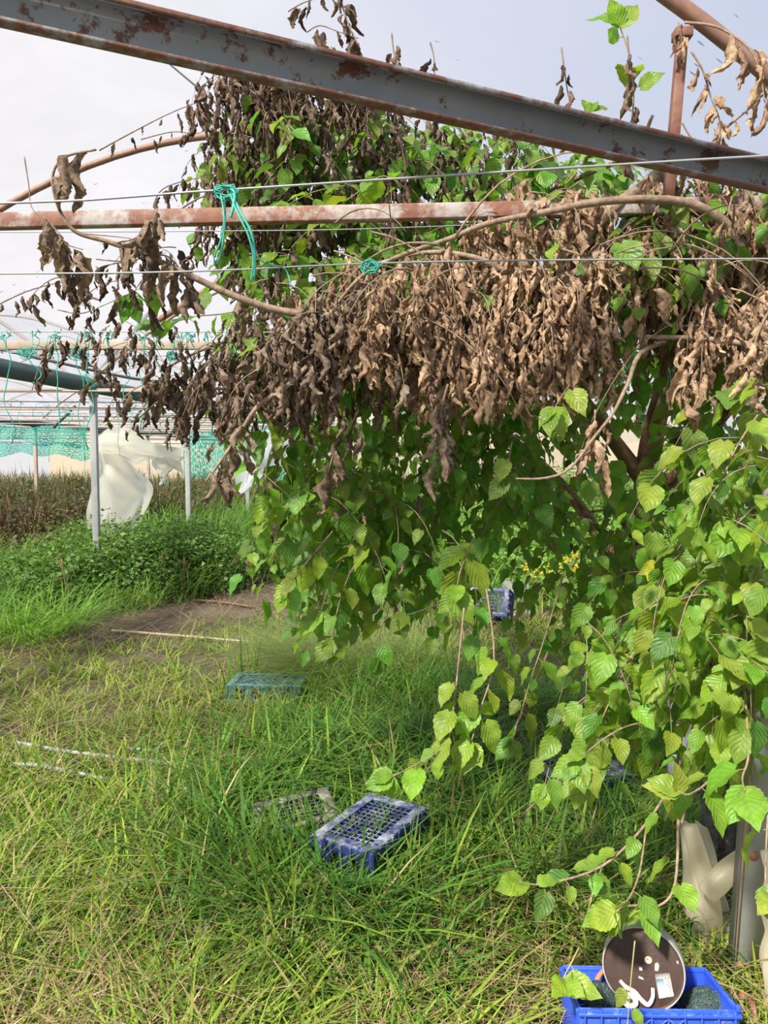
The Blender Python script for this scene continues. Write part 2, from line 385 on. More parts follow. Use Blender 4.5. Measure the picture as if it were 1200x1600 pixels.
for kk in (-1, -2):
    for i in range(1, 9): tie(kk, TY[i], M['tan'], 'distant level tie bar under the plastic roof', 'distant tie bars')

# big sloping channel
def cprof(w_, h_, lip=0.012):
    # concave cold rolled section, open towards the viewer
    hh = h_ / 2
    out = [(-w_ * .5, -hh + lip), (-w_ * .5, -hh), (w_ * .15, -hh), (w_ * .42, -hh * .72), (w_ * .5, -hh * .2), (w_ * .5, hh * .3), (w_ * .38, hh * .8), (w_ * .1, hh), (-w_ * .5, hh), (-w_ * .5, hh - lip)]
    return out
bA, bB = P(-160, -32, 1.42), P(1290, 300, 2.42)
bA = bA + (bA - bB).normalized() * 1.3; bB = bB + (bB - bA).normalized() * .25
t = thing('channel_beam', bA, 'heavy grey rust-spotted steel channel slanting across the top of the view', 'beam')
b = MB(); b.sweep([(.026, .033), (.028, .043), (-.004, .043), (-.016, .040), (-.024, .030), (-.028, .012), (-.028, -.010), (-.024, -.026), (-.014, -.036)], bA, bB); b.build('web', M['beam'], t, solid=.0035, smooth=True)
b = MB(); b.sweep([(-.014, -.036), (-.004, -.041), (.024, -.043), (.026, -.036)], bA, bB); b.build('lower_flange', M['flange'], t, solid=.0035)
b = MB(); b.sweep([(.024, .0455), (.031, .0455), (.031, .034)], bA, bB); b.build('upper_lip', M['flange'], t, solid=.002)

# strut, ridge purlin, king post
b = MB(); b.bar(P(1066, 58, 2.60), P(1044, 312, 2.60), 0.032, 0.032, up=(0, 1, 0)); b.box(P(1066, 54, 2.60), (0.055, 0.05, 0.03))
tag(b.build('strut', M['strut'], bevel=0.002), 'rusty upright strut between the curved pipe and tie bar at upper right', 'strut', None, 'thing')
b = MB(); b.bar((cx(TY[1]), TY[1], arch_z(0) - .03), P(150, 2, 3.85), 0.045, 0.006, up=(0.6, -0.5, 0.6))
tag(b.build('ridge_bar', M['steel']), 'flat grey steel ridge bar running up to the roof from the crown', 'bar', None, 'thing')
b = MB(); b.bar((cx(TY[1]) + .02, TY[1] + .03, 3.8), (cx(TY[1]) + .02, TY[1] + .03, 2.4), 0.045, 0.03, up=(0, 1, 0))
tag(b.build('king_post', M['tan']), 'pale upright post under the roof ridge, seen through the leaves', 'post', None, 'thing')
b = MB(); b.bar(P(390, 410, 5.5), P(225, 515, 5.4), 0.035, 0.035)
tag(b.build('brace', M['rust']), 'brown diagonal brace slanting down behind the left hanging leaves', 'brace', None, 'thing')
for px0, py0, px1, py1, Y in ((232, 490, 142, 596, 8.9), (118, 634, 84, 668, 11.9), (250, 604, 205, 660, 15.0)):
    b = MB(); b.bar(P(px0, py0, Y), P(px1, py1, Y), 0.035, 0.035)
    tag(b.build('brace', M['darkgreen']), 'distant thin dark diagonal roof brace on the left', 'brace', 'distant roof braces', 'thing')

# gutters
def gutter(k, y0, y1, mat, name, label, cat, zt=2.47, wdt=0.16, h=0.12, group=None):
    a = Vector((cx(y0, k) - HALF, y0, zt)); c = Vector((cx(y1, k) - HALF, y1, zt))
    b = MB(); b.sweep([(-wdt / 2, h / 2), (-wdt / 2 + .02, -h / 2), (wdt / 2 - .02, -h / 2), (wdt / 2, h / 2)], a, c)
    return tag(b.build(name, mat, solid=0.004), label, cat, group, 'thing')
gutter(0, 3.0, 46, M['darkgreen'], 'roof_gutter', 'dark green gutter running away above the left row of posts', 'gutter', h=0.15)
gutter(-1, 3.0, 46, M['darkgreen'], 'roof_gutter', 'farther dark green gutter low behind the wires at the left edge', 'gutter')
gutter(1, 2.9, 46, M['steel'], 'roof_gutter', 'grey gutter running away above the tree on the right side', 'gutter')

def post(x, y, z1, r, label, group=None, mat='steel'):
    t = thing('post', (x, y, 0), label, 'post', group)
    b = MB(); b.box((x, y, z1 / 2 - .02), (2 * r, 2 * r, z1 + .04)); b.build('shaft', M[mat], t, bevel=0.004)
    b = MB(); b.box((x, y, z1 - .01), (4 * r, 4 * r, .012)); b.box((x, y, z1 - .05), (r * 2.6, r * 2.6, .05)); b.build('head_plate', M[mat], t)
    return t
for i, lb in ((2, 'nearest grey steel post left of the torn white sheet'), (3, 'grey steel post just right of the torn white sheet'), (4, 'slim grey post behind the pale blue sheet'), (5, 'slim far grey post beside the teal net, half behind leaves')):
    Y = TY[i] + (0.2 if i == 2 else 0)
    post(cx(Y) - HALF, Y, 2.42, 0.036, lb)
for i in range(6, 9): post(cx(TY[i]) - HALF, TY[i], 2.42, 0.036, 'far slim post under the green gutter', 'far posts')
for i in range(3, 9): post(cx(TY[i], -1) - HALF, TY[i], 2.42, 0.036, 'far slim post of the next row at left' if i != 5 else 'thin pale post standing in the dry weeds at far left', 'far left posts' if i != 5 else None, 'tan')

# ------------------------------------------------------------------ wires
def wire(pts, r, label, mat='wire', group=None):
    v = PL(pts)
    if len(pts) < 6 or mat == 'darkwire':        # strung right across to the next row of posts
        a = v[0] - v[1]; a.z *= .2; v.insert(0, v[0] + a.normalized() * min(2.2, max(.3, v[0].x - (cx(v[0].y) - HALF))))
        if pts[-1][0] > 1200: a = v[-1] - v[-2]; a.z = 0; v.append(v[-1] + a.normalized() * .4)
    b = MB(); b.tube(v, r, 6, smooth_pts=3)
    return tag(b.build('wire', M[mat], smooth=True), label, 'wire', group, 'thing')
wire([(-60, 320, 2.0), (300, 300, 1.98), (700, 274, 1.95), (1260, 240, 1.9)], 0.0030, 'topmost taut grey wire passing in front of the steel channel')
wire([(-60, 428, 2.1), (300, 424, 2.1), (540, 413, 2.1), (800, 407, 2.1), (1260, 404, 2.1)], 0.0024, 'taut grey wire crossing the dried leaves below the tie bar')
wire([(-60, 363, 2.7), (330, 361, 2.7), (560, 358, 2.7), (900, 345, 2.7)], 0.0018, 'thin wire just under the rusty tie bar')
wire([(-60, 518, 3.2), (400, 519, 3.2), (800, 521, 3.0), (1260, 520, 2.7)], 0.0022, 'thin wire through the middle of the dried leaves, hung with teal strings')
wire([(-60, 549, 3.8), (240, 556, 3.8), (520, 556, 3.8)], 0.0022, 'thin wire under the tan bar at left, hung with teal strings')
wire([(-60, 542, 4.2), (60, 560, 4.2), (200, 590, 4.3), (320, 605, 4.4), (460, 618, 4.5)], 0.008, 'sagging black hose line crossing the dark green gutter', 'darkwire')
far_w = [(600, 8.0), (612, 9.5), (622, 10.5), (634, 11.5), (642, 12.5), (650, 14), (657, 15), (664, 17), (671, 18), (677, 20), (684, 22), (690, 26)]
for i, (py, Y) in enumerate(far_w):
    py = max(py, 720 - .74 * 1200 / Y)
    wire([(-60, py, Y), (250, py + 3, Y), (520, py + 6, Y + .5)], 0.004 + 0.0003 * Y, 'far thin dark wire strung level across the tunnel', 'darkwire' if i % 3 else 'wire', 'far level wires')

# ------------------------------------------------------------------ teal twine
def twine_string(px, py0, py1, Y, label, group, seed):
    r = random.Random(seed); t0 = P(px, py0, Y); L = (py1 - py0) / 1200 * Y
    t = thing('twine', t0, label, 'twine', group)
    b = MB(); pts = []
    ph, am = r.uniform(0, 6), r.uniform(.005, .02)
    for j in range(9):
        pts.append(t0 + Vector((am * math.sin(ph + j * 1.3) + r.uniform(-.01, .01), r.uniform(-.01, .01), -L * j / 8)))
    b.tube(pts, 0.0016 + 0.0002 * Y, 5, smooth_pts=2)
    b.build('strand', M['teal'], t, smooth=True)
    k = MB()
    for j in range(r.randint(2, 5)):
        a = r.uniform(0, 6.3); rr = r.uniform(.015, .06) * (Y / 4)
        c = t0 + Vector((r.uniform(-.02, .02), 0, r.uniform(-.03, .01)))
        loop = [c + Vector((rr * (q / 6) * (math.cos(a + q * .45) + r.uniform(-.3, .3)), rr * .5 * math.sin(q), rr * (math.sin(a + q * .45) * q / 6 + r.uniform(-.3, .3)) - .004 * q * q / 3)) for q in range(7)]
        k.tube(loop, 0.0014 + 0.0002 * Y, 4, smooth_pts=2)
    k.build('knot_tails', M['teal'], t, smooth=True)
xs = [8, 30, 52, 75, 88, 108, 124, 131, 138, 152, 168, 184, 197, 206, 222, 232, 247, 260, 268, 283, 298, 312, 327, 344, 362, 391]
for i, x in enumerate(xs):
    r = random.Random(i * 3 + 1); far = i % 2
    if far:
        py, Y = far_w[1 + (i // 2) % 5]; py = max(py, 720 - .74 * 1200 / Y) + 3 * (x + 60) / 310; y0 = py
    elif r.random() < .6: Y, y0 = 3.2, 518 + (x + 60) / 460
    else: Y, y0 = 3.8, 549 + 7 * min(1, (x + 60) / 300)
    twine_string(x, y0, y0 + (r.uniform(60, 190) if not far else r.uniform(50, 110)), Y,
                 'loose teal string dangling from a wire at left' if not far else 'far teal string hanging in the tunnel at left', 'teal strings on the left wires' if not far else 'far teal strings', i)
# bundled knots on the wires
def knot(px, py, Y, s, label, seed, tails=()):
    r = random.Random(seed); c = P(px, py, Y)
    t = thing('twine_knot', c, label, 'twine')
    b = MB()
    for j in range(14):
        a0 = r.uniform(0, 6.3); R = s * r.uniform(.35, 1)
        pts = [c + Vector((R * math.cos(a0 + q * .9) + r.uniform(-.2, .2) * s, r.uniform(-.25, .25) * s, R * .55 * math.sin(a0 + q * .9) + r.uniform(-.2, .2) * s)) for q in range(8)]
        b.tube(pts, 0.0016, 4, smooth_pts=3)
    b.build('knot', M['teal'], t, smooth=True)
    for tl in tails:
        q = MB(); q.tube(PL(tl[0]), tl[1], 6, smooth_pts=5); q.build('tail', M['teal'], t, smooth=True)
knot(352, 300, 1.96, 0.030, 'teal twine knot tied on the topmost wire with long loose ends', 5,
     [([(345, 305, 1.94), (350, 340, 1.92), (345, 375, 1.92), (335, 400, 1.93), (337, 414, 1.94), (346, 390, 1.93), (352, 340, 1.93), (350, 310, 1.95)], 0.0022),
      ([(365, 310, 1.95), (378, 335, 1.92), (393, 365, 1.91), (398, 400, 1.92), (397, 435, 1.93)], 0.0035),
      ([(360, 305, 1.95), (372, 335, 1.91), (388, 368, 1.90), (396, 405, 1.91), (392, 440, 1.92)], 0.0025),
      ([(398, 395, 1.93), (415, 412, 1.95), (445, 420, 2.0), (455, 448, 2.0)], 0.002),
      ([(352, 292, 1.97), (366, 300, 1.95), (364, 325, 1.93), (360, 340, 1.93)], 0.004)])
knot(580, 416, 2.08, 0.032, 'frayed teal twine knot on the wire amid the dried branch', 9)
for px, py, Y, s, lb in ((121, 553, 3.8, .05, 'small teal twine tangle on the left wires beside a dry leaf'), (270, 556, 3.8, .04, 'small teal twine tangle under the green leaves at left'),
                         (133, 597, 8.6, .16, 'teal twine bunch wrapped round the top of the nearest left post'), (208, 614, 9.95, .12, 'teal twine bunch on the gutter right of the nearest left post'),
                         (42, 551, 3.8, .05, 'small teal twine tangle near the left edge on the wires')):
    knot(px, py, Y, s, lb, px)
wire([(1085, 575, 2.5), (1060, 568, 2.5), (1045, 590, 2.5), (1040, 640, 2.55), (1048, 600, 2.5), (1045, 575, 2.52)], 0.0016, 'thin teal cord looped among the leaves at right', 'teal')

# teal shade nets far behind
m, n, l, b_ = new_mat('teal_shade_net'); n.remove(b_)
uv = n.new('ShaderNodeAttribute'); uv.attribute_name = 'luv'
mp = n.new('ShaderNodeMapping'); mp.inputs['Scale'].default_value = (120, 14, 1); l.new(uv.outputs['Vector'], mp.inputs[0])
ck = n.new('ShaderNodeTexNoise'); ck.inputs['Scale'].default_value = 1.0; ck.inputs['Detail'].default_value = 3; l.new(mp.outputs[0], ck.inputs['Vector'])
rr = ramp(n, [(0.42, (0, 0, 0)), (0.52, (1, 1, 1))]); l.new(ck.outputs['Fac'], rr.inputs[0])
df = n.new('ShaderNodeBsdfTranslucent'); df.inputs['Color'].default_value = (0.06, 0.66, 0.52, 1); d2 = n.new('ShaderNodeBsdfDiffuse'); d2.inputs['Color'].default_value = (0.05, 0.55, 0.43, 1)
a1 = n.new('ShaderNodeMixShader'); a1.inputs[0].default_value = .4; l.new(df.outputs[0], a1.inputs[1]); l.new(d2.outputs[0], a1.inputs[2])
tr = n.new('ShaderNodeBsdfTransparent'); a2 = n.new('ShaderNodeMixShader'); l.new(rr.outputs[0], a2.inputs[0]); l.new(tr.outputs[0], a2.inputs[1]); l.new(a1.outputs[0], a2.inputs[2])
l.new(a2.outputs[0], n['Material Output'].inputs[0]); M['net'] = m
def net(pa, pb, Y, hpx, label, seed):
    r = random.Random(seed); b = MB(); ph = [r.uniform(0, 6) for _ in range(4)]
    def fn(u, v):
        a = P(pa[0] + (pb[0] - pa[0]) * u, pa[1] + (pb[1] - pa[1]) * u, Y)
        h = hpx / 1200 * Y * (1 + .18 * math.sin(u * 9 + ph[0]) + .12 * math.sin(u * 23 + ph[1]))
        return (a.x, Y + .12 * math.sin(u * 30 + ph[2]) * v, a.z - h * v + .03 * math.sin(u * 17 + ph[3]))
    b.grid(fn, 60, 6); return tag(b.build('shade_net', M['net'], smooth=True), label, 'net', None, 'thing')
net((-80, 664), (136, 668), 15.5, 26, 'ragged teal shade net high at the left edge above the pale far wall', 1)
net((-80, 690), (142, 694), 26, 20, 'level teal shade net band across the pale far wall at left', 2)
net((285, 676), (500, 664), 24, 66, 'teal shade net behind the pale blue sheet', 3)

# torn hanging sheets
def patch(cl, cr_, nu=14, nv=24, rip=.10, f=9.0, ph=0.0, crump=0.03):
    """sheet between a left and a right edge curve (lists of px,py,Y), rippled in depth"""
    A, _ = spline(PL(cl), 1, 8); B, _ = spline(PL(cr_), 1, 8)
    def at(L, t):
        x = t * (len(L) - 1); i = min(int(x), len(L) - 2); return L[i].lerp(L[i + 1], x - i)
    tri = lambda a: 2 / math.pi * math.asin(math.sin(a))
    def fn(u, v):
        p = at(A, v).lerp(at(B, v), u)
        s_ = math.sin(math.pi * u)
        return p + Vector((crump * math.sin(7 * v + 5 * u + ph), rip * tri(f * u + 2.2 * v + ph) * (.4 + .6 * s_) + crump * (tri(15 * v + 9 * u) + tri(17 * u - 11 * v + 2)), crump * .6 * math.sin(11 * u + 6 * v)))
    return fn, nu, nv
t = thing('torn_sheet', P(180, 830, 10.4), 'large torn cream white plastic sheet hanging beside the left post', 'plastic sheet')
b = MB(); b.grid(*patch([(140, 690, 10.3), (147, 730, 10.3), (137, 790, 10.3), (135, 832, 10.3)], [(195, 690, 10.2), (208, 735, 10.1), (241, 770, 10.2), (205, 845, 10.4)], 22, 22, .16, 8.0)); b.build('hanging_panel', M['sheet'], t, smooth=True)
b = MB(); b.grid(*patch([(138, 688, 10.25), (165, 672, 10.2), (200, 668, 10.2), (240, 690, 10.2), (288, 700, 10.3)], [(150, 705, 10.0), (185, 712, 9.9), (212, 728, 9.9), (240, 718, 10.0), (284, 738, 10.2)], 12, 26, .14, 5.0, 1.0)); b.build('folded_top', M['sheet'], t, smooth=True)
b = MB(); b.grid(*patch([(235, 715, 10.1), (245, 735, 10.1), (252, 755, 10.15)], [(286, 712, 10.2), (270, 735, 10.2), (254, 757, 10.16)], 8, 8, .06, 5.0, 2.0)); b.build('torn_flap', M['sheet'], t, smooth=True)
b = MB(); b.grid(*patch([(364, 672, 14.2), (366, 720, 14.2), (372, 772, 14.2)], [(492, 668, 14.6), (470, 700, 14.5), (384, 770, 14.2)], 16, 12, .12, 6.0)); tag(b.build('torn_sheet', M['sheetblue'], smooth=True), 'pale blue white plastic sheet slanting behind the leaves', 'plastic sheet', None, 'thing')

# ------------------------------------------------------------------ right column and its plastics
t = thing('steel_column', G(1168, 1575), 'grey steel channel column with rust patches at lower right', 'column')
a, c = P(1168, 1590, 2.22), P(1212, 1000, 2.30)
a = a + (c - a) * (-(a.z + .02) / (c.z - a.z)) if abs(a.z) > 1e-3 else a
top = a + (c - a) * ((2.45 - a.z) / (c.z - a.z))
b = MB(); b.sweep([(-.05, .045), (-.05, 0), (.05, 0), (.05, .045)], a, top, up=(0, 1, 0)); o = b.build('web', M['steel'], t, solid=.005)
b = MB(); b.bar(a + Vector((-.052, -.003, 0)), top + Vector((-.052, -.003, 0)), .006, .012, up=(0, 1, 0)); b.build('edge_lip', M['tan'], t)
for px, py, s in ((1178, 1338, .017), (1158, 1508, .015), (1195, 1150, .02)):
    q = P(px, py, 2.2); k = a + (top - a) * ((q.z - a.z) / (top.z - a.z)); 
    b = MB(); b.lathe([(0.0005, .006), (s * .5, .006), (s * .8, .003), (s, 0)], 10, Matrix.Translation(P(px, py, k.y - .0035)) @ Matrix.Rotation(math.pi / 2, 4, 'X')); b.build('rust_patch', M['strut'], t, smooth=True)
# dark corrugated panel behind
m, n, l, b_ = new_mat('dark_weathered_board'); tcn = n.new('ShaderNodeTexCoord'); n1 = noise(n, l, 40, 4)
r1 = ramp(n, [(0.35, (0.035, 0.036, 0.034)), (0.62, (0.11, 0.11, 0.10)), (0.75, (0.4, 0.4, 0.38))]); l.new(n1.outputs['Fac'], r1.inputs[0]); l.new(r1.outputs[0], b_.inputs['Base Color']); b_.inputs['Roughness'].default_value = .8
M['board'] = m
b = MB()
def bf(u, v):
    q0 = P(1092, 1400, 2.62); x = q0.x + .24 * u
    return (x, 2.62 + .008 * math.copysign(1, math.sin(u * 26)), 1.0 * v)
b.grid(bf, 60, 2); tag(b.build('corrugated_panel', M['board'], solid=.003), 'dark grey ribbed panel standing behind the steel column', 'panel', None, 'thing')
# cream wraps
t = thing('plastic_wrap', G(1100, 1500), 'cream plastic sheet bunched upright left of the steel column', 'plastic sheet')
b = MB(); b.grid(*patch([(1062, 1285, 2.45), (1066, 1360, 2.42), (1080, 1440, 2.38), (1100, 1530, 2.3)], [(1106, 1290, 2.5), (1122, 1370, 2.45), (1145, 1450, 2.4), (1150, 1540, 2.35)], 18, 24, .03, 10.0, .5, .006)); b.build('bunched_panel', M['cream'], t, smooth=True)
b = MB(); b.tube(PL([(1104, 1398, 2.32), (1120, 1380, 2.32), (1140, 1360, 2.33), (1175, 1335, 2.36)]), [.030, .036, .036, .034], 16, smooth_pts=5); b.build('rolled_tube', M['cream'], t, smooth=True)
b = MB(); b.tube(PL([(1078, 1290, 2.44), (1092, 1340, 2.42), (1108, 1400, 2.4), (1120, 1480, 2.38)]), [.022, .030, .032, .03], 12, smooth_pts=5); b.build('upright_fold', M['cream'], t, smooth=True)
t = thing('plastic_roll', G(1200, 1590), 'crumpled white plastic bundle at the right edge beyond the steel column', 'plastic sheet')
b = MB()
def wr(u, v):
    a = u * 2 * math.pi; c = P(1232, 1330, 2.15).lerp(P(1226, 1620, 2.08), v)
    R = .062 + .005 * math.sin(v * 21 + 1 + 1.5 * math.sin(a)) + .006 * math.sin(a * 5 + v * 4) + .004 * math.sin(a * 9 - v * 13)
    return c + Vector((R * math.cos(a), R * .8 * math.sin(a), .01 * math.sin(a * 2)))
b.grid(wr, 28, 50); b.build('bundle', M['cream'], t, smooth=True)
# bright white strip deeper in the vine
b = MB(); b.grid(*patch([(1030, 915, 3.1), (1045, 1000, 3.1), (1050, 1100, 3.1), (1040, 1235, 3.05)], [(1085, 930, 3.1), (1088, 1000, 3.1), (1092, 1090, 3.1), (1072, 1235, 3.05)], 10, 24, .03, 6, .2, .012)); tag(b.build('plastic_strip', M['white'], smooth=True), 'bright white plastic strip hanging behind the leaves at right', 'plastic sheet', None, 'thing')
b = MB(); b.grid(*patch([(1150, 630, 4.2), (1160, 720, 4.2), (1168, 830, 4.2)], [(1290, 620, 4.2), (1290, 720, 4.2), (1290, 830, 4.2)], 8, 10, .05, 5)); tag(b.build('side_sheet', M['white'], smooth=True), 'white plastic sheet at the right edge behind the upper leaves', 'plastic sheet', None, 'thing')
b = MB(); b.grid(*patch([(782, 905, 8.2), (778, 935, 8.1), (785, 970, 7.9)], [(838, 915, 8.2), (832, 940, 8.1), (836, 975, 7.9)], 10, 10, .06, 6)); tag(b.build('white_sheet', M['white'], smooth=True), 'white plastic scrap standing behind the far dark blue crate', 'plastic sheet', None, 'thing')

# ------------------------------------------------------------------ crates
def dusty(name, c, dust, lo, hi, scale=14):
    m, n, l, b = new_mat(name)
    nt = noise(n, l, scale, 8, rough=.75); geo = n.new('ShaderNodeNewGeometry')
    sx = n.new('ShaderNodeSeparateXYZ'); l.new(geo.outputs['Normal'], sx.inputs[0])
    mu = n.new('ShaderNodeMath'); mu.operation = 'MULTIPLY_ADD'; l.new(sx.outputs['Z'], mu.inputs[0]); mu.inputs[1].default_value = .13; l.new(nt.outputs['Fac'], mu.inputs[2])
    r = ramp(n, [(lo, (0, 0, 0)), (hi, (1, 1, 1))]); l.new(mu.outputs[0], r.inputs[0])
    l.new(mixc(n, l, r.outputs[0], c, dust), b.inputs['Base Color']); b.inputs['Roughness'].default_value = .5
    return m
M['crate_blue'] = dusty('dusty_navy_plastic', (0.017, 0.032, 0.14), (0.42, 0.45, 0.52), .55, .75)
M['crate_dark'] = dusty('dusty_black_plastic', (0.025, 0.028, 0.035), (0.30, 0.28, 0.24), .5, .72)
M['crate_teal'] = dusty('weathered_teal_plastic', (0.035, 0.13, 0.14), (0.24, 0.36, 0.36), .55, .8)
M['crate_bright'] = dusty('bright_blue_plastic', (0.022, 0.075, 0.55), (0.25, 0.36, 0.72), .62, .9, 25)
def crate(L, W, H, mat, label, R, gx=9, gy=6, upside=True, name='crate', diamond=False):
    """lattice-bottomed produce crate; local origin at the centre of its rim; upside down by default. R is its 4x4 pose"""
    t = thing(name, R.translation, label, 'crate'); t.rotation_euler = R.to_euler()
    def bb(m, c, d, rot=None):
        m.box(c, d, rot)
    bot = MB(); zt = H - .006
    for s in (-1, 1):
        bb(bot, (s * (L / 2 - .028), 0, zt), (.048, W * .97, .014)); bb(bot, (0, s * (W / 2 - .024), zt), (L * .97, .040, .013))
    for i in range(1, gx): bb(bot, (-L / 2 + .05 + (L - .1) * i / gx, 0, zt - .002), (.0055, W - .08, .008))
    for j in range(1, gy): bb(bot, (0, -W / 2 + .045 + (W - .09) * j / gy, zt - .001), (L - .09, .0055, .008))
    if diamond:
        for i in range(-3, 12):
            for sg in (-1, 1):
                x0 = -L / 2 + .05 + (L - .1) * i / 9
                bb(bot, (x0 + .05, 0, zt + .001), (.005, W * .86, .006), Matrix.Rotation(sg * .6, 3, 'Z')) if -L / 2 + .12 < x0 + .05 < L / 2 - .12 else None
    bot.build('lattice_bottom', M[mat], bevel=.0012).parent = t
    rim = MB()
    for s in (-1, 1):
        bb(rim, (s * (L / 2 + .004), 0, .014), (.014, W + .022, .030)); bb(rim, (0, s * (W / 2 + .004), .014), (L + .008, .014, .030))
    rim.build('rim', M[mat], bevel=.003).parent = t
    for s, ax in ((-1, 0), (1, 0), (-1, 1), (1, 1)):
        sw = MB(); D = W if ax == 0 else L; n_ = 6 if ax == 0 else 9
        def q(u, z, du, dz, th=.006, off=0.0):
            if ax == 0: bb(sw, (s * (L / 2 - .006 + off), u, z), (th, du, dz))
            else: bb(sw, (u, s * (W / 2 - .006 + off), z), (du, th, dz))
        q(0, H * .90, D - .01, H * .18); q(0, H * .50, D - .01, H * .10); q(0, H * .20, D - .01, H * .16)
        for i in range(n_ + 1):
            u = -D / 2 + .008 + (D - .016) * i / n_
            q(u, H * .52, .012, H * .94, .010, .003)
        for i in range(n_):       # back web of every second bay
            if i % 2 == 0: q(-D / 2 + .008 + (D - .016) * (i + .5) / n_, H * .55, (D - .016) / n_, H * .8, .003, -.002)
        sw.build('side_wall', M[mat], bevel=.001).parent = t
    return t
def pose(c, yaw, pitch=0, roll=0):
    return Matrix.Translation(c) @ Matrix.Rotation(yaw, 4, 'Z') @ Matrix.Rotation(pitch, 4, 'Y') @ Matrix.Rotation(roll, 4, 'X')
HB = .20
cs = [G(478, 1306, HB + .02), G(580, 1236, HB + .02), G(671, 1261, HB + .02), G(584, 1336, HB + .02)]
cc = sum(cs, Vector()) / 4; ax = ((cs[1] - cs[0]) + (cs[2] - cs[3])) / 2; bx = ((cs[3] - cs[0]) + (cs[2] - cs[1])) / 2
YAW = math.atan2(ax.y, ax.x)
crate(ax.length * .97, bx.length * .97, HB, 'crate_blue', 'dusty navy blue lattice crate lying upside down in the grass', pose((cc.x, cc.y, .02), YAW, 0.0, 0.0), 12, 8)
c2 = G(478, 1272, .14)
crate(.34, .24, .15, 'crate_dark', 'black lattice crate half buried in grass left of the navy crate', pose((c2.x - .04, c2.y + .04, .0), YAW - .75, -.10, .12), 9, 6)
c3 = G(418, 1056, .15)
crate(.50, .30, .13, 'crate_teal', 'weathered teal crate buried in long grass at centre left', pose((c3.x, c3.y + .02, -.01), -.08), 10, 6, diamond=True)
c4 = G(772, 962, .08)
crate(.40, .28, .22, 'crate_blue', 'far dark blue crate tipped on its side before the white scrap', pose((c4.x, c4.y + .1, .16), -.35, 0, math.radians(70)), 10, 6)
c5 = G(905, 1226, .05)
crate(.40, .26, .14, 'crate_blue', 'dark blue crate hidden in shade under the tree at right', pose((c5.x, c5.y, .0), .2), 9, 6)

# open bright blue crate with its contents
f0, f1 = G(906, 1574, .25), G(1153, 1578, .25)
CW = (f1 - f0).length; CD = .21; CH = .25
CROT = Matrix.Rotation(math.atan2(f1.y - f0.y, f1.x - f0.x), 3, 'Z') @ Matrix.Rotation(math.radians(-9), 3, 'X')
t = thing('crate', (f0 + f1) / 2 - CROT @ Vector((0, -CD / 2, CH)), 'bright blue open crate at the lower right holding a round tin', 'crate')
t.rotation_euler = CROT.to_euler()
def wallp(name, c, d, ribs):
    b = MB(); b.box(c, d)
    for r_ in ribs: b.box(*r_)
    o = b.build(name, M['crate_bright'], bevel=.002); o.parent = t
L, W, H = CW, CD, CH
nb = 9
rib_f = [((0, -W / 2 - .006, H - .012), (L + .012, .016, .008)), ((0, -W / 2 - .006, H - .055), (L, .012, .006)), ((0, -W / 2 - .006, H * .45), (L, .012, .006))]
rib_f += [((-L / 2 + .01 + (L - .02) * i / nb, -W / 2 - .006, H * .62), (.005, .012, H * .74)) for i in range(nb + 1)]
for i in (3, 4, 5):
    for sg in (-1, 1): rib_f.append(((-L / 2 + .01 + (L - .02) * (i + .5) / nb, -W / 2 - .006, H - .036), (L / nb * 1.05, .010, .004), Matrix.Rotation(sg * .68, 3, 'Y')))
wallp('front_wall', (0, -W / 2, H / 2), (L, .005, H), rib_f)
wallp('back_wall', (0, W / 2, H / 2), (L, .005, H), [((0, W / 2 + .004, H - .01), (L, .014, .01))])
wallp('side_wall', (-L / 2, 0, H / 2), (.005, W, H), [((-L / 2 - .003, 0, H - .01), (.012, W, .012))])
wallp('side_wall', (L / 2, 0, H / 2), (.005, W, H), [((L / 2 + .003, 0, H - .01), (.012, W, .012)), ((L / 2, -W / 2, H + .004), (.012, .012, .016))])
wallp('bottom', (0, 0, .004), (L - .004, W - .004, .006), [])

# round tin standing in it
M['tin'] = rusty('rust_brown_tin', (0.036, 0.020, 0.017), (0.055, 0.031, 0.025), .42, .66, rust=((0.022, 0.012, 0.010), (0.085, 0.045, 0.034)), scale=18)
M['tinrim'] = plain('grey_tin_rim', (0.42, 0.42, 0.40), .5, (0.30, 0.29, 0.27), 20, metal=.3)
M['paper'] = plain('weathered_paper', (0.66, 0.63, 0.56), .8, (0.52, 0.49, 0.43), 40)
M['paperblue'] = plain('faded_blue_print', (0.30, 0.52, 0.68), .8, (0.45, 0.6, 0.7), 50)
M['print'] = plain('grey_print', (0.25, 0.25, 0.27), .8)
M['whiteplastic'] = plain('white_hard_plastic', (0.82, 0.82, 0.82), .35)
M['copper'] = plain('pale_copper', (0.70, 0.52, 0.38), .5)
tc_ = P(1005, 1514, 1.93)
TM = Matrix.Translation(tc_) @ Matrix.Rotation(math.radians(-20), 4, 'Z') @ Matrix.Rotation(math.radians(78), 4, 'X')
R_ = .104
t = thing('round_tin', tc_, 'flat round rust-brown tin with a torn sticker standing in the blue crate', 'tin')
b = MB(); b.lathe([(0.0005, .0), (R_ * .9, 0.0), (R_ * .94, -.001), (R_ * .965, .003)], 64, TM); b.build('face', M['tin'], t, smooth=True)
b = MB(); b.lathe([(R_ * .96, .003), (R_ * .985, .005), (R_, .002), (R_, -.045), (R_ * .98, -.048), (0.0005, -.048)], 64, TM); b.build('rim', M['tinrim'], t, smooth=True)
def on(px, py, lift=0.0):
    """the spot on the tin face seen at a pixel"""
    dx, dy, dz = ray(px, py); d = Vector((dx, dy, dz)); nrm = (TM.to_3x3() @ Vector((0, 0, 1))); o_ = Vector((0, 0, CAM_H))
    k = (TM.translation - o_).dot(nrm) / d.dot(nrm); return o_ + d * k + nrm * lift
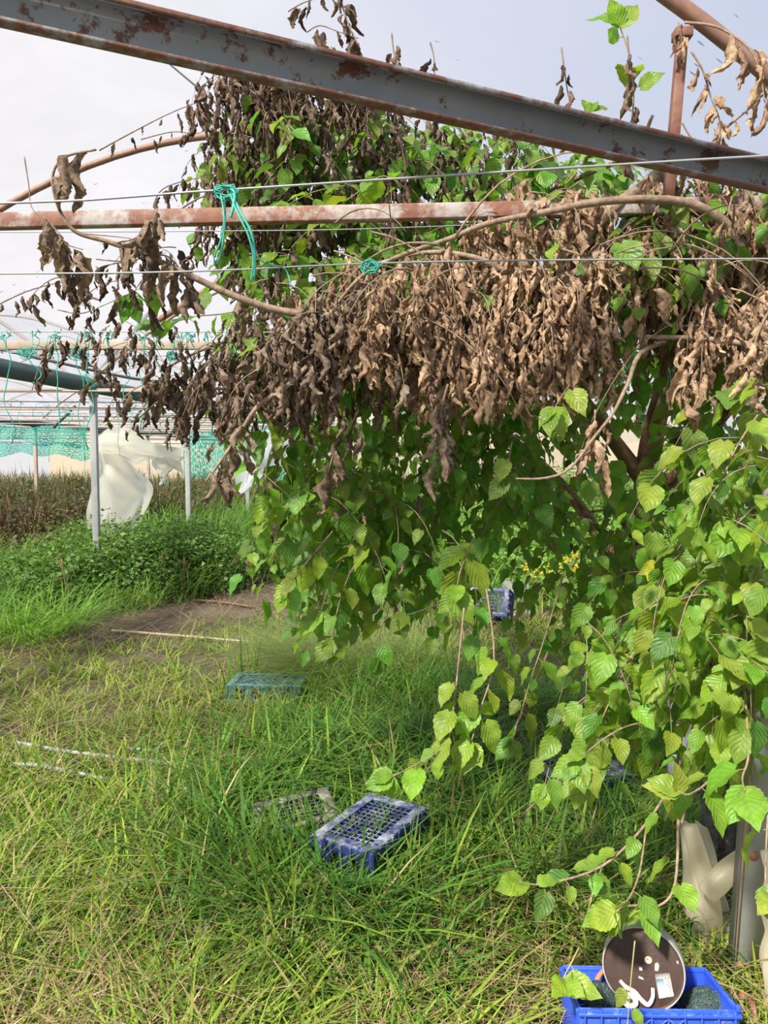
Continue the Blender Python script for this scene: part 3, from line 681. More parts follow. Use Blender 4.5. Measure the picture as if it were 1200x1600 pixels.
def plate(name, pts, mat, lift, parent, th=.0006):
    v = [on(x, y, lift) for x, y in pts]; nrm = TM.to_3x3() @ Vector((0, 0, 1)); n_ = len(v)
    b = MB(); vv = v + [p - nrm * th for p in v]
    cen = [sum(v, Vector()) / n_]
    b.add(vv + cen, [(i, (i + 1) % n_, n_ + (i + 1) % n_, n_ + i) for i in range(n_)], [(2 * n_, i, (i + 1) % n_) for i in range(n_)])
    return b.build(name, M[mat], parent)
st = plate('sticker', [(1023, 1522), (1046, 1520), (1053, 1556), (1030, 1560)], 'paper', .0012, t)
plate('blue_print', [(1025, 1530), (1036, 1529), (1041, 1556), (1031, 1557)], 'paperblue', .0022, st)
# printed figures across the sticker
fc = bpy.data.curves.new('sticker_text', 'FONT'); fc.body = '210IS'; fc.size = .017; fc.extrude = .0003; fc.align_x = 'CENTER'; fc.align_y = 'CENTER'
fo = bpy.data.objects.new('sticker_text', fc); COL.objects.link(fo); fc.materials.append(M['print'])
X_ = (on(1049, 1550, 0) - on(1042, 1524, 0)).normalized(); Z_ = (TM.to_3x3() @ Vector((0, 0, 1))).normalized(); Y_ = Z_.cross(X_)
me_ = bpy.data.meshes.new_from_object(fo.evaluated_get(bpy.context.evaluated_depsgraph_get())); bpy.data.objects.remove(fo); fo = bpy.data.objects.new('sticker_text', me_); COL.objects.link(fo)
fo.matrix_world = Matrix.Translation(on(1044.5, 1537, .0024)) @ Matrix((X_, Y_, Z_)).transposed().to_4x4()
mw = fo.matrix_world.copy(); fo.parent = st; fo.matrix_parent_inverse = Matrix.Identity(4)
fo.matrix_basis = (Matrix.Translation(t.location) @ st.matrix_parent_inverse @ st.matrix_basis).inverted() @ mw
q = on(1013, 1500, .001); Mq = Matrix.Translation(q) @ TM.to_3x3().to_4x4()
b = MB(); b.lathe([(0.0005, .001), (.004, .001), (.0045, .003), (.008, .003), (.0095, 0)], 24, Mq); b.build('filler_cap', M['copper'], t, smooth=True)
for pts in ([(1023, 1504), (1028, 1503), (1030, 1509), (1028, 1517), (1023, 1516)], [(998, 1510), (1003, 1511), (1004, 1516), (999, 1516)], [(997, 1524), (1004, 1527), (1006, 1531), (998, 1528)], [(1057, 1500), (1060, 1502), (1060, 1506), (1057, 1504)]):
    plate('paint_mark', pts, 'paper', .001, t)
# white hook and ring
t = thing('plastic_hook', on(1000, 1560, .004), 'white plastic hook with a round base lying against the tin', 'hook')
b = MB(); b.tube([on(x, y, .008) for x, y in ((969, 1530), (978, 1540), (992, 1548), (1002, 1560), (1013, 1568), (1020, 1556), (1020, 1542))], [.004, .0055, .0055, .006, .0055, .005, .0045], 8, smooth_pts=5); b.build('hook_arm', M['whiteplastic'], t, smooth=True)
q = on(985, 1562, .006); b = MB(); b.lathe([(.007, .002), (.008, .006), (.014, .007), (.020, .004), (.021, 0), (.006, 0), (.007, .002)], 28, Matrix.Translation(q) @ TM.to_3x3().to_4x4()); b.build('round_base', M['whiteplastic'], t, smooth=True)
# netting bundles
m, n, l, b_ = new_mat('dark_green_netting'); tcn = n.new('ShaderNodeTexCoord'); vo = n.new('ShaderNodeTexVoronoi'); vo.feature = 'DISTANCE_TO_EDGE'; vo.inputs['Scale'].default_value = 170; l.new(tcn.outputs['Object'], vo.inputs['Vector'])
r = ramp(n, [(0.04, (0.055, 0.095, 0.088)), (0.16, (0.008, 0.02, 0.02))]); l.new(vo.outputs['Distance'], r.inputs[0]); l.new(r.outputs[0], b_.inputs['Base Color']); b_.inputs['Roughness'].default_value = .6
bp = n.new('ShaderNodeBump'); bp.invert = True; bp.inputs['Distance'].default_value = .004; l.new(vo.outputs['Distance'], bp.inputs['Height']); l.new(bp.outputs[0], b_.inputs['Normal']); M['netting'] = m
def lump(name, c, rad, mat, label, cat, seed, seg=28):
    r = random.Random(seed); ph = [r.uniform(0, 6) for _ in range(6)]; b = MB()
    def fn(u, v):
        a, p = u * 2 * math.pi, (v - .5) * math.pi
        k = 1 + .08 * math.sin(3 * a + ph[0]) * math.cos(p) + .07 * math.sin(5 * p + ph[1] + 2 * a) + .04 * math.sin(7 * a + ph[2])
        return (c[0] + rad[0] * k * math.cos(a) * math.cos(p), c[1] + rad[1] * k * math.sin(a) * math.cos(p), c[2] + rad[2] * k * math.sin(p))
    b.grid(fn, seg, seg // 2); return tag(b.build(name, M[mat], smooth=True), label, cat, None, 'thing')
q = P(1112, 1568, 1.93); lump('netting_bundle', (q.x - .004, q.y + .0, q.z - .02), (.072, .06, .055), 'netting', 'bundle of dark green netting in the blue crate, right of the tin', 'netting', 3)
q = P(940, 1568, 1.90); lump('netting_bundle', (q.x + .004, q.y + .02, q.z - .02), (.042, .05, .055), 'netting', 'bundle of dark green netting in the blue crate, left of the tin', 'netting', 4)
M['orange'] = plain('faded_orange_plastic', (0.72, 0.20, 0.11), .5, (0.6, 0.22, 0.14), 12)
b = MB(); b.tube(PL([(927, 1566, 1.96), (930, 1540, 1.97), (938, 1522, 1.99), (950, 1515, 2.02), (960, 1520, 2.04)]), .0065, 8, smooth_pts=5); tag(b.build('orange_loop', M['orange'], smooth=True), 'faded orange handle sticking up behind the tin', 'loop', None, 'thing')
b = MB(); b.tube(PL([(1158, 1556, 2.05), (1170, 1560, 2.06), (1180, 1585, 2.04), (1180, 1625, 2.0)]), .010, 8, smooth_pts=5); tag(b.build('orange_hoop', M['strut'], smooth=True), 'dull red hoop between the blue crate and the steel column', 'hoop', None, 'thing')

# ------------------------------------------------------------------ pipes, stones, cords on the ground
M['pvc'] = plain('grey_white_pipe', (0.40, 0.41, 0.40), .7, (0.17, 0.17, 0.15), 14)
def gpipe(pts, r, label, z=.05, mat='pvc'):
    b = MB(); b.tube([G(x, y, z) for x, y in pts], r, 8, smooth_pts=3); tag(b.build('irrigation_pipe', M[mat], smooth=True), label, 'pipe', None, 'thing')
gpipe([(24, 1160), (110, 1175), (190, 1184), (270, 1194), (355, 1204)], .011, 'longest pale irrigation pipe lying in the left grass', .055)
gpipe([(20, 1194), (60, 1196), (110, 1206), (170, 1218)], .011, 'short pale pipe in front of the longest pipe at left', .055)
gpipe([(188, 1169), (215, 1170), (255, 1175)], .009, 'short pale pipe just behind the longest pipe', .055)
gpipe([(232, 1226), (300, 1233), (420, 1246)], .010, 'pale pipe nearest the camera pointing at the black crate', .055)
gpipe([(175, 985), (300, 995), (400, 1004)], .012, 'thin pale hose lying along the bare path', .04, 'tan')
gpipe([(395, 948), (340, 940), (300, 938)], .012, 'dark dry stick lying on the bare path', .03, 'bark')
q = G(325, 1492); lump('stone', (q.x, q.y, .05), (.055, .045, .06), 'board', 'dark grey rounded stone half hidden in the near grass', 'stone', 6)
q = G(70, 1600)

# ------------------------------------------------------------------ leaves
def leaf_template(seed, rows=14, cols=5, L=1.0):
    r = random.Random(seed); t = np.linspace(0, 1, rows); out = []; uv = []
    arch_ = r.uniform(.10, .38); fold = r.uniform(.10, .34); tw = r.uniform(-.35, .35)
    wid = np.interp(t, [0, .07, .2, .38, .55, .72, .86, .95, 1], [.10, .27, .355, .37, .325, .23, .115, .04, .004])
    for i, ti in enumerate(t):
        for j in range(cols):
            u = -1 + 2 * j / (cols - 1); wj = wid[i] * (1 + (.05 * (-1) ** i if abs(u) == 1 and 0 < i < rows - 1 else 0))
            x = u * wj; y = ti - (.06 * abs(u) if i == 0 else 0) - (.035 * abs(u)); z = fold * abs(u) * wj - arch_ * ti * ti + .03 * math.sin(ti * 14 + seed) * abs(u)
            a = tw * ti; x, z = x * math.cos(a) - z * math.sin(a), x * math.sin(a) + z * math.cos(a)
            out.append((x, y, z)); uv.append((u, ti, 0))
    f = [(i * cols + j, i * cols + j + 1, (i + 1) * cols + j + 1, (i + 1) * cols + j) for i in range(rows - 1) for j in range(cols - 1)]
    return np.array(out), np.array(f), np.array(uv)
def dry_template(seed, rows=13, cols=7):
    """a withered leaf: rolled lengthwise, twisted and crumpled"""
    r = random.Random(seed); out = []; uv = []
    roll = r.uniform(2.4, 6.2); tw = r.uniform(-3.4, 3.4); bend = r.uniform(-.9, .9); bend2 = r.uniform(-.7, .7); ph = r.uniform(0, 6); asym = r.uniform(-.6, .6)
    kink = r.uniform(.25, .8); ka = r.uniform(-.9, .9)
    for i in range(rows):
        ti = i / (rows - 1); wd = np.interp(ti, [0, .1, .3, .6, .85, 1], [.02, .20, .33, .27, .15, .01]) * r.uniform(.75, 1.25)
        R = wd * 2 / roll * 1.1; crease = r.uniform(-.035, .035); cz = r.uniform(-.035, .035)
        for j in range(cols):
            u = -1 + 2 * j / (cols - 1); a = (u + asym * .4) * roll / 2 * (1 + .35 * math.sin(ti * 6 + ph)); rad = R * (1 - .3 * abs(u))
            rad *= 1 + .22 * (-1) ** j * (1 if 0 < j < cols - 1 else .3)          # pleats along the side veins
            x = rad * math.sin(a) + crease + r.uniform(-.018, .018); z = -rad * math.cos(a) + R + cz + r.uniform(-.018, .018)
            b = tw * ti + ph; x, z = x * math.cos(b) - z * math.sin(b), x * math.sin(b) + z * math.cos(b)
            y = ti + r.uniform(-.02, .02) + .10 * abs(u) * ti
            x += bend * .35 * ti * ti; z += bend2 * .35 * math.sin(ti * 3)
            if ti > kink: x += ka * (ti - kink); y -= abs(ka) * .5 * (ti - kink)
            out.append((x, y, z)); uv.append((u, ti, 0))
    f = [(i * cols + j, i * cols + j + 1, (i + 1) * cols + j + 1, (i + 1) * cols + j) for i in range(rows - 1) for j in range(cols - 1)]
    return np.array(out), np.array(f), np.array(uv)
GT = [leaf_template(s) for s in range(7)]
DT = [dry_template(s) for s in range(24)]

class Leaves:
    """a heap of leaf placements, stamped from templates in one go"""
    def __init__(s): s.items = []
    def put(s, base, axis, nrm, L, tint, k=None): s.items.append((base, axis, nrm, L, tint, k))
    def fill(s, mb, templates):
        by = {}
        for it in s.items: by.setdefault(it[5] if it[5] is not None else random.randrange(len(templates)), []).append(it)
        for k, its in by.items():
            tv, tf, tu = templates[k % len(templates)]; n_ = len(its)
            B = np.array([tuple(i[0]) for i in its]); A = np.array([tuple(i[1]) for i in its], float); Nn = np.array([tuple(i[2]) for i in its], float)
            L = np.array([i[3] for i in its])[:, None]; T = np.array([i[4] for i in its])
            A /= np.linalg.norm(A, axis=1, keepdims=True) + 1e-9; Nn -= A * (A * Nn).sum(1, keepdims=True); Nn /= np.linalg.norm(Nn, axis=1, keepdims=True) + 1e-9
            S = np.cross(A, Nn)
            V = B[:, None] + L[:, None] * (tv[None, :, 0:1] * S[:, None] + tv[None, :, 1:2] * A[:, None] + tv[None, :, 2:3] * Nn[:, None])
            F = (tf[None] + (np.arange(n_) * len(tv))[:, None, None]).reshape(-1, 4)
            tint = np.repeat(np.concatenate([T, np.ones((n_, 1))], 1), len(tv), 0); uv = np.tile(tu, (n_, 1))
            mb.add(V.reshape(-1, 3), F, tint=tint, uv=uv)

def green_tint(kind):
    r = random.random
    if kind == 'bright': c = (0.175 + .12 * r(), 0.33 + .11 * r(), 0.035 + .03 * r())
    elif kind == 'yellow': c = (0.38 + .12 * r(), 0.43 + .08 * r(), 0.03 + .02 * r())
    elif kind == 'dark': c = (0.055 + .05 * r(), 0.16 + .07 * r(), 0.025 + .02 * r())
    else: c = (0.105 + .11 * r(), 0.245 + .13 * r(), 0.03 + .03 * r())
    return c
def dry_tint(kind):
    k = random.random()
    if kind == 'dark': a, b = (0.085, 0.058, 0.045), (0.27, 0.195, 0.15)  # dark and grey kinds carry the shade of leaves backlit by the film
    elif kind == 'grey': a, b = (0.15, 0.11, 0.085), (0.36, 0.275, 0.21)
    else: a, b = (0.27, 0.175, 0.115), (0.62, 0.45, 0.315)
    return tuple(x + (y - x) * k for x, y in zip(a, b))

def rnd(a, b): return random.uniform(a, b)
def walk(start, d, L, droop, steps=8, wob=.25):
    p = Vector(start); d = Vector(d).normalized(); pts = [p.copy()]; s = L / steps
    for i in range(steps):
        d = (d + Vector((rnd(-wob, wob), rnd(-wob, wob), -droop + rnd(-wob, wob) * .5)) * .35).normalized()
        p = p + d * s; pts.append(p.copy())
    return pts
def along(pts, sp):
    out = []; acc = 0.0
    for a, b in zip(pts[:-1], pts[1:]):
        d = b - a; L = d.length
        while acc < L: out.append((a + d * (acc / max(L, 1e-6)), d.normalized())); acc += sp
        acc -= L
    return out
def dress(pts, lv, dr, sp, size, pdry, gk='mid', dk='tan', start=0.0, hang=.75, dsize=1.0):
    hang0 = hang
    """leaves set alternately along a stem"""
    pos = along(pts, sp); n_ = len(pos); side = rnd(0, 6.3)
    for i, (p, d) in enumerate(pos):
        if i < n_ * start: continue
        side += 2.4 + rnd(-.5, .5)
        out = Vector((math.cos(side), math.sin(side) * .9, 0)); out = (out - d * out.dot(d) * .6)
        out = out.normalized() if out.length > .05 else Vector((1, 0, 0))
        dry = random.random() < pdry
        if dry:
            ax = (out * rnd(.05, .45) + Vector((0, 0, -1))).normalized()
            L = size * rnd(.45, 1.15) * dsize
            base = p + out * rnd(.003, .02) + Vector((0, 0, -.01))
            dr.put(base, ax, Vector((rnd(-1, 1), rnd(-1, 1), rnd(-.2, .2))), L, dry_tint(dk))
        else:
            hang = hang0 * rnd(.35, 1.15)
            L = size * rnd(.55, 1.25) * (.75 + .25 * (1 - abs(2 * i / max(n_, 1) - 1)))
            ax = (out * (1 - hang * .55) + d * .35 + Vector((0, 0, -hang * rnd(.6, 1.2)))).normalized()
            nr = (out * .55 + Vector((rnd(-.55, .55), rnd(-.85, .25), .65 + rnd(-.45, .45))))
            base = p + out * size * .22 + Vector((0, 0, -.01))
            lv.put(base, ax, nr, L, green_tint(gk if random.random() < .8 else random.choice(('mid', 'bright', 'dark'))))
            STEMS.append((p, base))
STEMS = []

# ------------------------------------------------------------------ the tree
troot = P(985, 1195, 4.05); troot.z = 0
tree = thing('mulberry_tree', troot, 'big mulberry tree filling the right side, green below with withered brown leaves above', 'tree')
tb = MB()
trunk_pts = [Vector((troot.x, troot.y, -.03))] + PL([(988, 1060, 4.02), (998, 940, 4.0), (1008, 850, 3.95), (1012, 760, 3.85), (1020, 680, 3.7), (1040, 600, 3.5)])
tb.tube(trunk_pts, [.10, .085, .078, .075, .07, .055, .04], 14, smooth_pts=5)
tb.build('trunk', M['bark'], tree, smooth=True)
LIMBS = []
def limb(pts, r, name='limb', mat='twig', Y=None, n=8):
    v = [p if isinstance(p, Vector) else P(*(p if len(p) > 2 else (p[0], p[1], Y))) for p in pts]
    b = MB(); b.tube(v, r, n, smooth_pts=5); o = b.build(name, M[mat], tree, smooth=True)
    sp_, _ = spline(v, 1, 4)
    d = dict(o=o, pts=sp_, g=Leaves(), d=Leaves(), tw=MB()); LIMBS.append(d); return d
limb([(1012, 760, 3.85), (960, 690, 3.7), (900, 610, 3.4), (860, 540, 3.1), (800, 470, 2.9), (740, 400, 2.8)], [.045, .035, .03, .025, .02, .012], mat='bark')
limb([(1008, 850, 3.95), (955, 770, 3.8), (925, 690, 3.9), (880, 600, 4.1), (760, 440, 4.3), (640, 300, 4.5), (560, 220, 4.6)], [.05, .04, .035, .03, .025, .02, .012], mat='bark')
limb([(1000, 930, 4.0), (950, 860, 4.1), (880, 760, 4.2), (760, 660, 4.1), (640, 620, 3.9), (540, 640, 3.7)], [.045, .04, .03, .025, .018, .008], mat='bark')
limb([(1020, 680, 3.7), (1050, 600, 3.3), (1100, 525, 2.8), (1140, 505, 2.62), (1168, 455, 2.5), (1168, 405, 2.46), (1140, 355, 2.44), (1090, 322, 2.42), (1030, 312, 2.42), (940, 315, 2.42), (840, 334, 2.44), (760, 350, 2.45), (700, 374, 2.45), (620, 402, 2.42), (560, 436, 2.42), (505, 505, 2.45)], [.035, .028, .02, .017, .016, .0155, .015, .014, .013, .012, .010, .009, .008, .007, .006, .005])
limb([(1040, 600, 3.5), (1060, 420, 3.1), (1045, 280, 2.75), (1000, 296, 2.6), (945, 338, 2.55), (890, 395, 2.52), (845, 425, 2.5), (775, 470, 2.5), (690, 500, 2.5), (600, 505, 2.5), (520, 495, 2.48), (440, 486, 2.46), (365, 462, 2.44), (300, 432, 2.42), (230, 400, 2.4), (170, 378, 2.38), (118, 362, 2.36), (93, 328, 2.35), (82, 278, 2.34), (100, 246, 2.33), (150, 234, 2.3)], [.04, .03, .024, .022, .02, .018, .016, .015, .015, .014, .013, .012, .011, .010, .009, .008, .006, .005, .0042, .0038, .003])
limb([(1000, 330, 2.7), (965, 365, 2.6), (930, 402, 2.5), (890, 432, 2.46), (850, 440, 2.45), (800, 428, 2.45), (740, 402, 2.45), (660, 395, 2.5), (560, 420, 2.6)], [.016, .015, .014, .014, .013, .011, .009, .007, .004])
limb([(640, 490, 2.5), (560, 520, 2.4), (495, 560, 2.36), (450, 602, 2.34), (402, 636, 2.33), (372, 682, 2.32), (345, 720, 2.31), (322, 752, 2.3)], [.010, .009, .008, .0075, .007, .006, .005, .003])
limb([(1240, 548, 2.3), (1150, 535, 2.35), (1080, 528, 2.4), (980, 528, 2.45), (900, 540, 2.5), (820, 575, 2.5)], [.009, .009, .008, .007, .006, .003])
limb([(1100, 525, 2.8), (1010, 545, 2.4), (980, 602, 2.25), (958, 645, 2.2), (928, 684, 2.18), (890, 732, 2.16), (852, 747, 2.16), (806, 748, 2.16)], [.009, .008, .006, .005, .0045, .004, .0035, .0025])
limb([(1012, 780, 3.85), (1080, 720, 3.5), (1150, 620, 3.1), (1220, 560, 2.9)], [.04, .03, .025, .015], mat='bark')
limb([(998, 940, 4.0), (1060, 900, 3.4), (1110, 860, 2.9), (1160, 855, 2.5), (1225, 845, 2.2)], [.03, .022, .017, .014, .01])
limb([(1008, 850, 3.95), (980, 890, 3.5), (1040, 900, 3.0), (1090, 925, 2.6), (1110, 1000, 2.4), (1120, 1080, 2.25)], [.025, .02, .015, .012, .009, .006])
limb([(640, 300, 4.5), (560, 260, 4.4), (480, 255, 4.2), (400, 270, 4.0), (360, 282, 3.9)], [.016, .014, .012, .009, .006])
limb([(760, 440, 4.3), (820, 330, 3.9), (900, 280, 3.5), (985, 240, 3.0), (1020, 180, 2.9)], [.02, .016, .012, .01, .006])
limb([(560, 220, 4.6), (470, 170, 4.5), (400, 150, 4.4), (345, 140, 4.3)], [.012, .01, .007, .004])
limb([(640, 620, 3.9), (560, 560, 3.6), (470, 540, 3.4), (380, 530, 3.3), (320, 545, 3.2), (250, 580, 3.1)], [.014, .012, .010, .008, .006, .004])
def nearest(p):
    return min(LIMBS, key=lambda d: min((q - p).length_squared for q in d['pts'][::3]))

def inside(poly, x, y):
    c = False; j = len(poly) - 1
    for i in range(len(poly)):
        xi, yi = poly[i]; xj, yj = poly[j]
        if (yi > y) != (yj > y) and x < (xj - xi) * (y - yi) / (yj - yi) + xi: c = not c
        j = i
    return c
def region(poly, n_, Yr, L, droop, size, sp, pdry, gk='mid', dk='tan', up=0.0, dsize=1.0, stem=.0022, hang=.75):
    xs = [p[0] for p in poly]; ys = [p[1] for p in poly]; k = 0
    while k < n_:
        x, y = rnd(min(xs), max(xs)), rnd(min(ys), max(ys))
        if not inside(poly, x, y): continue
        k += 1
        p = P(x, y, rnd(*Yr)); a = rnd(0, 6.3)
        ll = rnd(*L)
        pts = walk(p + Vector((0, 0, ll * .4)), (math.cos(a), math.sin(a) * .6, up + rnd(-.3, .4)), ll, droop)
        h = nearest(p); h['tw'].tube(pts, [stem, stem * .4], 4)
        dress(pts, h['g'], h['d'], sp, size, pdry, gk, dk, hang=hang, dsize=dsize)
    
# withered canopy (nearest layer)
D_main = [(420, 505), (560, 470), (700, 430), (800, 360), (880, 325), (1060, 320), (1200, 350), (1230, 500), (1200, 620), (1130, 570), (1040, 500), (980, 540), (920, 580), (850, 540), (760, 580), (700, 610), (640, 560), (560, 540), (480, 540)]
region(D_main, 190, (2.46, 2.95), (.18, .42), .9, .09, .028, .93, 'mid', 'tan')
region([(620, 450), (760, 400), (860, 340), (1050, 325), (1050, 450), (800, 540), (620, 540)], 70, (2.46, 2.65), (.15, .35), 1.3, .09, .024, 1.0, 'mid', 'tan')
for cx0, cy0 in ((505, 520), (690, 530), (760, 560), (800, 520), (880, 480), (905, 540), (590, 500), (940, 450), (660, 470), (1110, 520), (1190, 500), (850, 560), (475, 560)):      # thick hanging bunches
    region([(cx0 - 22, cy0 - 20), (cx0 + 22, cy0 - 20), (cx0 + 18, cy0 + 30), (cx0 - 18, cy0 + 30)], 8, (2.34, 2.46), (.15, .3), 2.5, .085, .02, 1.0, 'mid', 'tan' if cx0 > 560 else 'grey')
region([(400, 500), (560, 480), (620, 560), (560, 620), (480, 610), (420, 640), (360, 630)], 60, (2.35, 2.8), (.18, .35), 1.0, .078, .026, .93, 'mid', 'grey')
region([(1090, 335), (1200, 330), (1220, 560), (1110, 560), (1080, 440)], 50, (2.52, 3.0), (.2, .4), 1.0, .078, .03, .8, 'mid', 'tan')
region([(60, 530), (330, 530), (330, 670), (180, 660), (60, 600)], 16, (2.9, 3.3), (.15, .35), .6, .085, .04, 1.0, 'mid', 'dark')
region([(90, 420), (330, 400), (330, 480), (90, 500)], 14, (2.5, 2.7), (.12, .28), .5, .065, .035, 1.0, 'mid', 'dark')
region([(320, 560), (420, 540), (460, 600), (380, 660), (320, 630)], 34, (2.5, 3.1), (.2, .4), .9, .07, .03, .97, 'mid', 'dark')
# withered, upper and behind the channel
region([(340, 120), (540, 130), (600, 180), (570, 215), (450, 225), (350, 215)], 80, (3.3, 4.0), (.2, .5), 1.2, .095, .032, .96, 'mid', 'dark')
region([(330, 230), (400, 240), (420, 420), (340, 400), (310, 320)], 44, (3.6, 4.3), (.2, .45), 1.0, .085, .034, .93, 'mid', 'dark')
region([(380, 230), (800, 215), (880, 290), (700, 350), (420, 480), (370, 420)], 80, (3.3, 4.2), (.2, .5), 1.0, .095, .036, .88, 'mid', 'dark')
# living leaves, upper crown
region([(380, 215), (560, 215), (690, 225), (790, 245), (860, 300), (1000, 300), (1000, 330), (780, 380), (560, 480), (420, 500), (380, 400)], 150, (3.3, 4.6), (.25, .5), .5, .105, .042, .15, 'mid', 'dark', up=.0)
region([(420, 480), (640, 420), (760, 400), (780, 560), (600, 620), (440, 620)], 100, (3.0, 4.2), (.3, .5), .5, .10, .045, .2, 'mid', 'dark')
region([(960, 360), (1100, 380), (1120, 500), (1000, 500)], 12, (2.45, 2.7), (.2, .35), .6, .11, .05, .05, 'mid', 'tan')
region([(780, 350), (1200, 330), (1200, 600), (780, 600)], 60, (3.0, 4.2), (.3, .5), .5, .10, .05, .15, 'dark', 'dark')
# living leaves, lower crown
low = [(470, 640), (620, 590), (800, 570), (900, 570), (880, 700), (900, 800), (860, 830), (760, 850), (640, 880), (540, 870), (450, 810), (430, 740)]
region(low, 190, (2.7, 4.2), (.25, .5), .8, .088, .038, .02, 'mid', 'grey')
region([(880, 560), (1100, 540), (1160, 760), (960, 780)], 34, (4.0, 5.0), (.3, .5), .8, .09, .045, .05, 'dark', 'grey')
region([(1040, 570), (1200, 580), (1220, 820), (1080, 840), (1020, 800)], 34, (2.5, 3.4), (.25, .5), .8, .095, .05, .02, 'mid', 'grey')
region([(450, 800), (640, 830), (720, 850), (700, 940), (640, 950), (560, 970), (480, 940)], 50, (2.6, 3.6), (.25, .5), 1.0, .09, .045, .01, 'mid', 'grey')
region([(880, 860), (1060, 820), (1100, 1000), (1020, 1100), (900, 1060), (840, 960)], 46, (2.6, 3.8), (.3, .5), 1.2, .085, .045, .0, 'mid', 'grey')
region([(1000, 880), (1200, 740), (1210, 1000), (1120, 1000), (1040, 980)], 50, (2.0, 2.8), (.25, .45), .8, .09, .045, .0, 'bright', 'grey')
region([(1060, 1010), (1210, 960), (1210, 1200), (1090, 1190)], 44, (1.85, 2.4), (.2, .4), .9, .09, .05, .0, 'bright', 'grey')
region([(900, 1040), (1060, 1020), (1060, 1170), (900, 1180)], 30, (2.1, 2.6), (.2, .4), .9, .085, .05, .0, 'bright', 'grey')
region([(1150, 640), (1210, 640), (1210, 860), (1150, 860)], 8, (1.9, 2.3), (.25, .4), .8, .10, .055, .0, 'bright', 'grey')
STEMS_REG = len(STEMS)

for d in LIMBS:
    if d['tw'].n: d['tw'].build('twigs', M['twig'], d['o'], smooth=True)['kind'] = 'stuff'
    if d['g'].items:
        b = MB(); d['g'].fill(b, GT); b.build('green_leaves', M['leaf'], d['o'], smooth=True)['kind'] = 'stuff'
    if d['d'].items:
        b = MB(); d['d'].fill(b, DT); b.build('withered_leaves', M['dry'], d['o'])['kind'] = 'stuff'

# bare pale twigs arching through the withered part
for i in range(26):
    x0, y0 = rnd(480, 1180), rnd(330, 520); v = walk(P(x0, y0, rnd(2.33, 2.46)), (rnd(-1, 1), rnd(-.3, .1), rnd(-.2, .5)), rnd(.25, .6), .55, 9, .22)
    b = MB(); b.tube(v, [rnd(.002, .0045), .0012], 5); b.build('bare_stem', M['twig'], tree, smooth=True)
# single shoots one can follow in the photograph
def shoot(pts, r=.003, sp=.05, size=.105, pdry=0.0, gk='mid', dk='grey', start=0.1, mat='twig', hang=.75, dsize=1.0, tip=True):
    v, _ = spline(PL(pts), 1, 5)
    b = MB(); b.tube(v, [r, r * .45], 6); o = b.build('shoot', M[mat], tree, smooth=True)
    g, d = Leaves(), Leaves(); k0 = len(STEMS)
    dress(v, g, d, sp, size, pdry, gk, dk, start, hang, dsize)
    if tip and pdry < .5:
        dd = (v[-1] - v[-2]).normalized()
        for a in (-.9, .9, 0): g.put(v[-1], dd + Vector((a, rnd(-.5, .2), -.2)), Vector((rnd(-.3, .3), -.6, .7)), size * rnd(.6, .95), green_tint(gk))
    if g.items:
        b = MB(); g.fill(b, GT); b.build('green_leaves', M['leaf'], o, smooth=True)
    if d.items:
        b = MB(); d.fill(b, DT); b.build('withered_leaves', M['dry'], o)
    if len(STEMS) > k0:
        b = MB()
        for p, q in STEMS[k0:]: b.tube([p, q], .0011, 4)
        b.build('leaf_stalks', M['greentwig'], o)['kind'] = 'stuff'
W_ = dict(pdry=1.0, tip=False)
# left, withered against the plastic; their backlit shade is in the tint
shoot([(118, 362, 2.36), (93, 328, 2.35), (82, 278, 2.34), (100, 246, 2.33), (150, 234, 2.3)], .003, .045, .14, dk='grey', start=.45, dsize=1.05, **W_)
shoot([(60, 330, 2.3), (90, 362, 2.3), (100, 380, 2.3), (130, 390, 2.3)], .003, .014, .13, dk='grey', dsize=1.1, **W_)
shoot([(38, 245, 2.3), (45, 290, 2.3), (50, 325, 2.3), (75, 350, 2.3)], .0022, .5, .10, dk='grey', start=.9, **W_)
shoot([(-20, 485, 2.6), (40, 456, 2.58), (100, 440, 2.56), (170, 428, 2.54), (240, 426, 2.5)], .0025, .035, .075, dk='dark', **W_)
shoot([(90, 484, 2.6), (125, 490, 2.6), (160, 478, 2.6), (220, 450, 2.6)], .002, .03, .07, dk='dark', **W_)
shoot([(130, 365, 2.5), (200, 372, 2.5), (230, 380, 2.5)], .002, .08, .06, dk='dark', **W_)
shoot([(150, 405, 2.45), (200, 408, 2.45), (260, 395, 2.45)], .002, .045, .08, dk='dark', **W_)
shoot([(180, 380, 2.38), (215, 370, 2.36), (240, 340, 2.35), (247, 325, 2.35)], .003, .014, .11, dk='grey', dsize=1.15, **W_)
shoot([(225, 400, 2.4), (260, 400, 2.4), (285, 425, 2.42), (300, 450, 2.42)], .003, .016, .11, dk='grey', dsize=1.15, **W_)
shoot([(155, 235, 4.0), (210, 205, 4.0), (270, 175, 4.0), (330, 152, 4.2)], .004, .09, .08, dk='dark', **W_)
shoot([(220, 218, 4.4), (270, 206, 4.4), (310, 208, 4.4), (350, 190, 4.4)], .0035, .06, .07, dk='dark', **W_)
shoot([(240, 320, 3.4), (255, 295, 3.4), (300, 280, 3.5), (350, 275, 3.6)], .003, .05, .10, dk='dark', **W_)
shoot([(270, 335, 3.6), (310, 310, 3.6), (345, 300, 3.7)], .005, .03, .09, dk='dark', **W_)
shoot([(60, 560, 3.2), (80, 535, 3.2), (100, 525, 3.2), (140, 540, 3.2)], .002, .04, .12, dk='dark', **W_)
shoot([(165, 545, 3.2), (200, 535, 3.2), (180, 560, 3.2), (175, 590, 3.2)], .002, .035, .11, dk='dark', **W_)
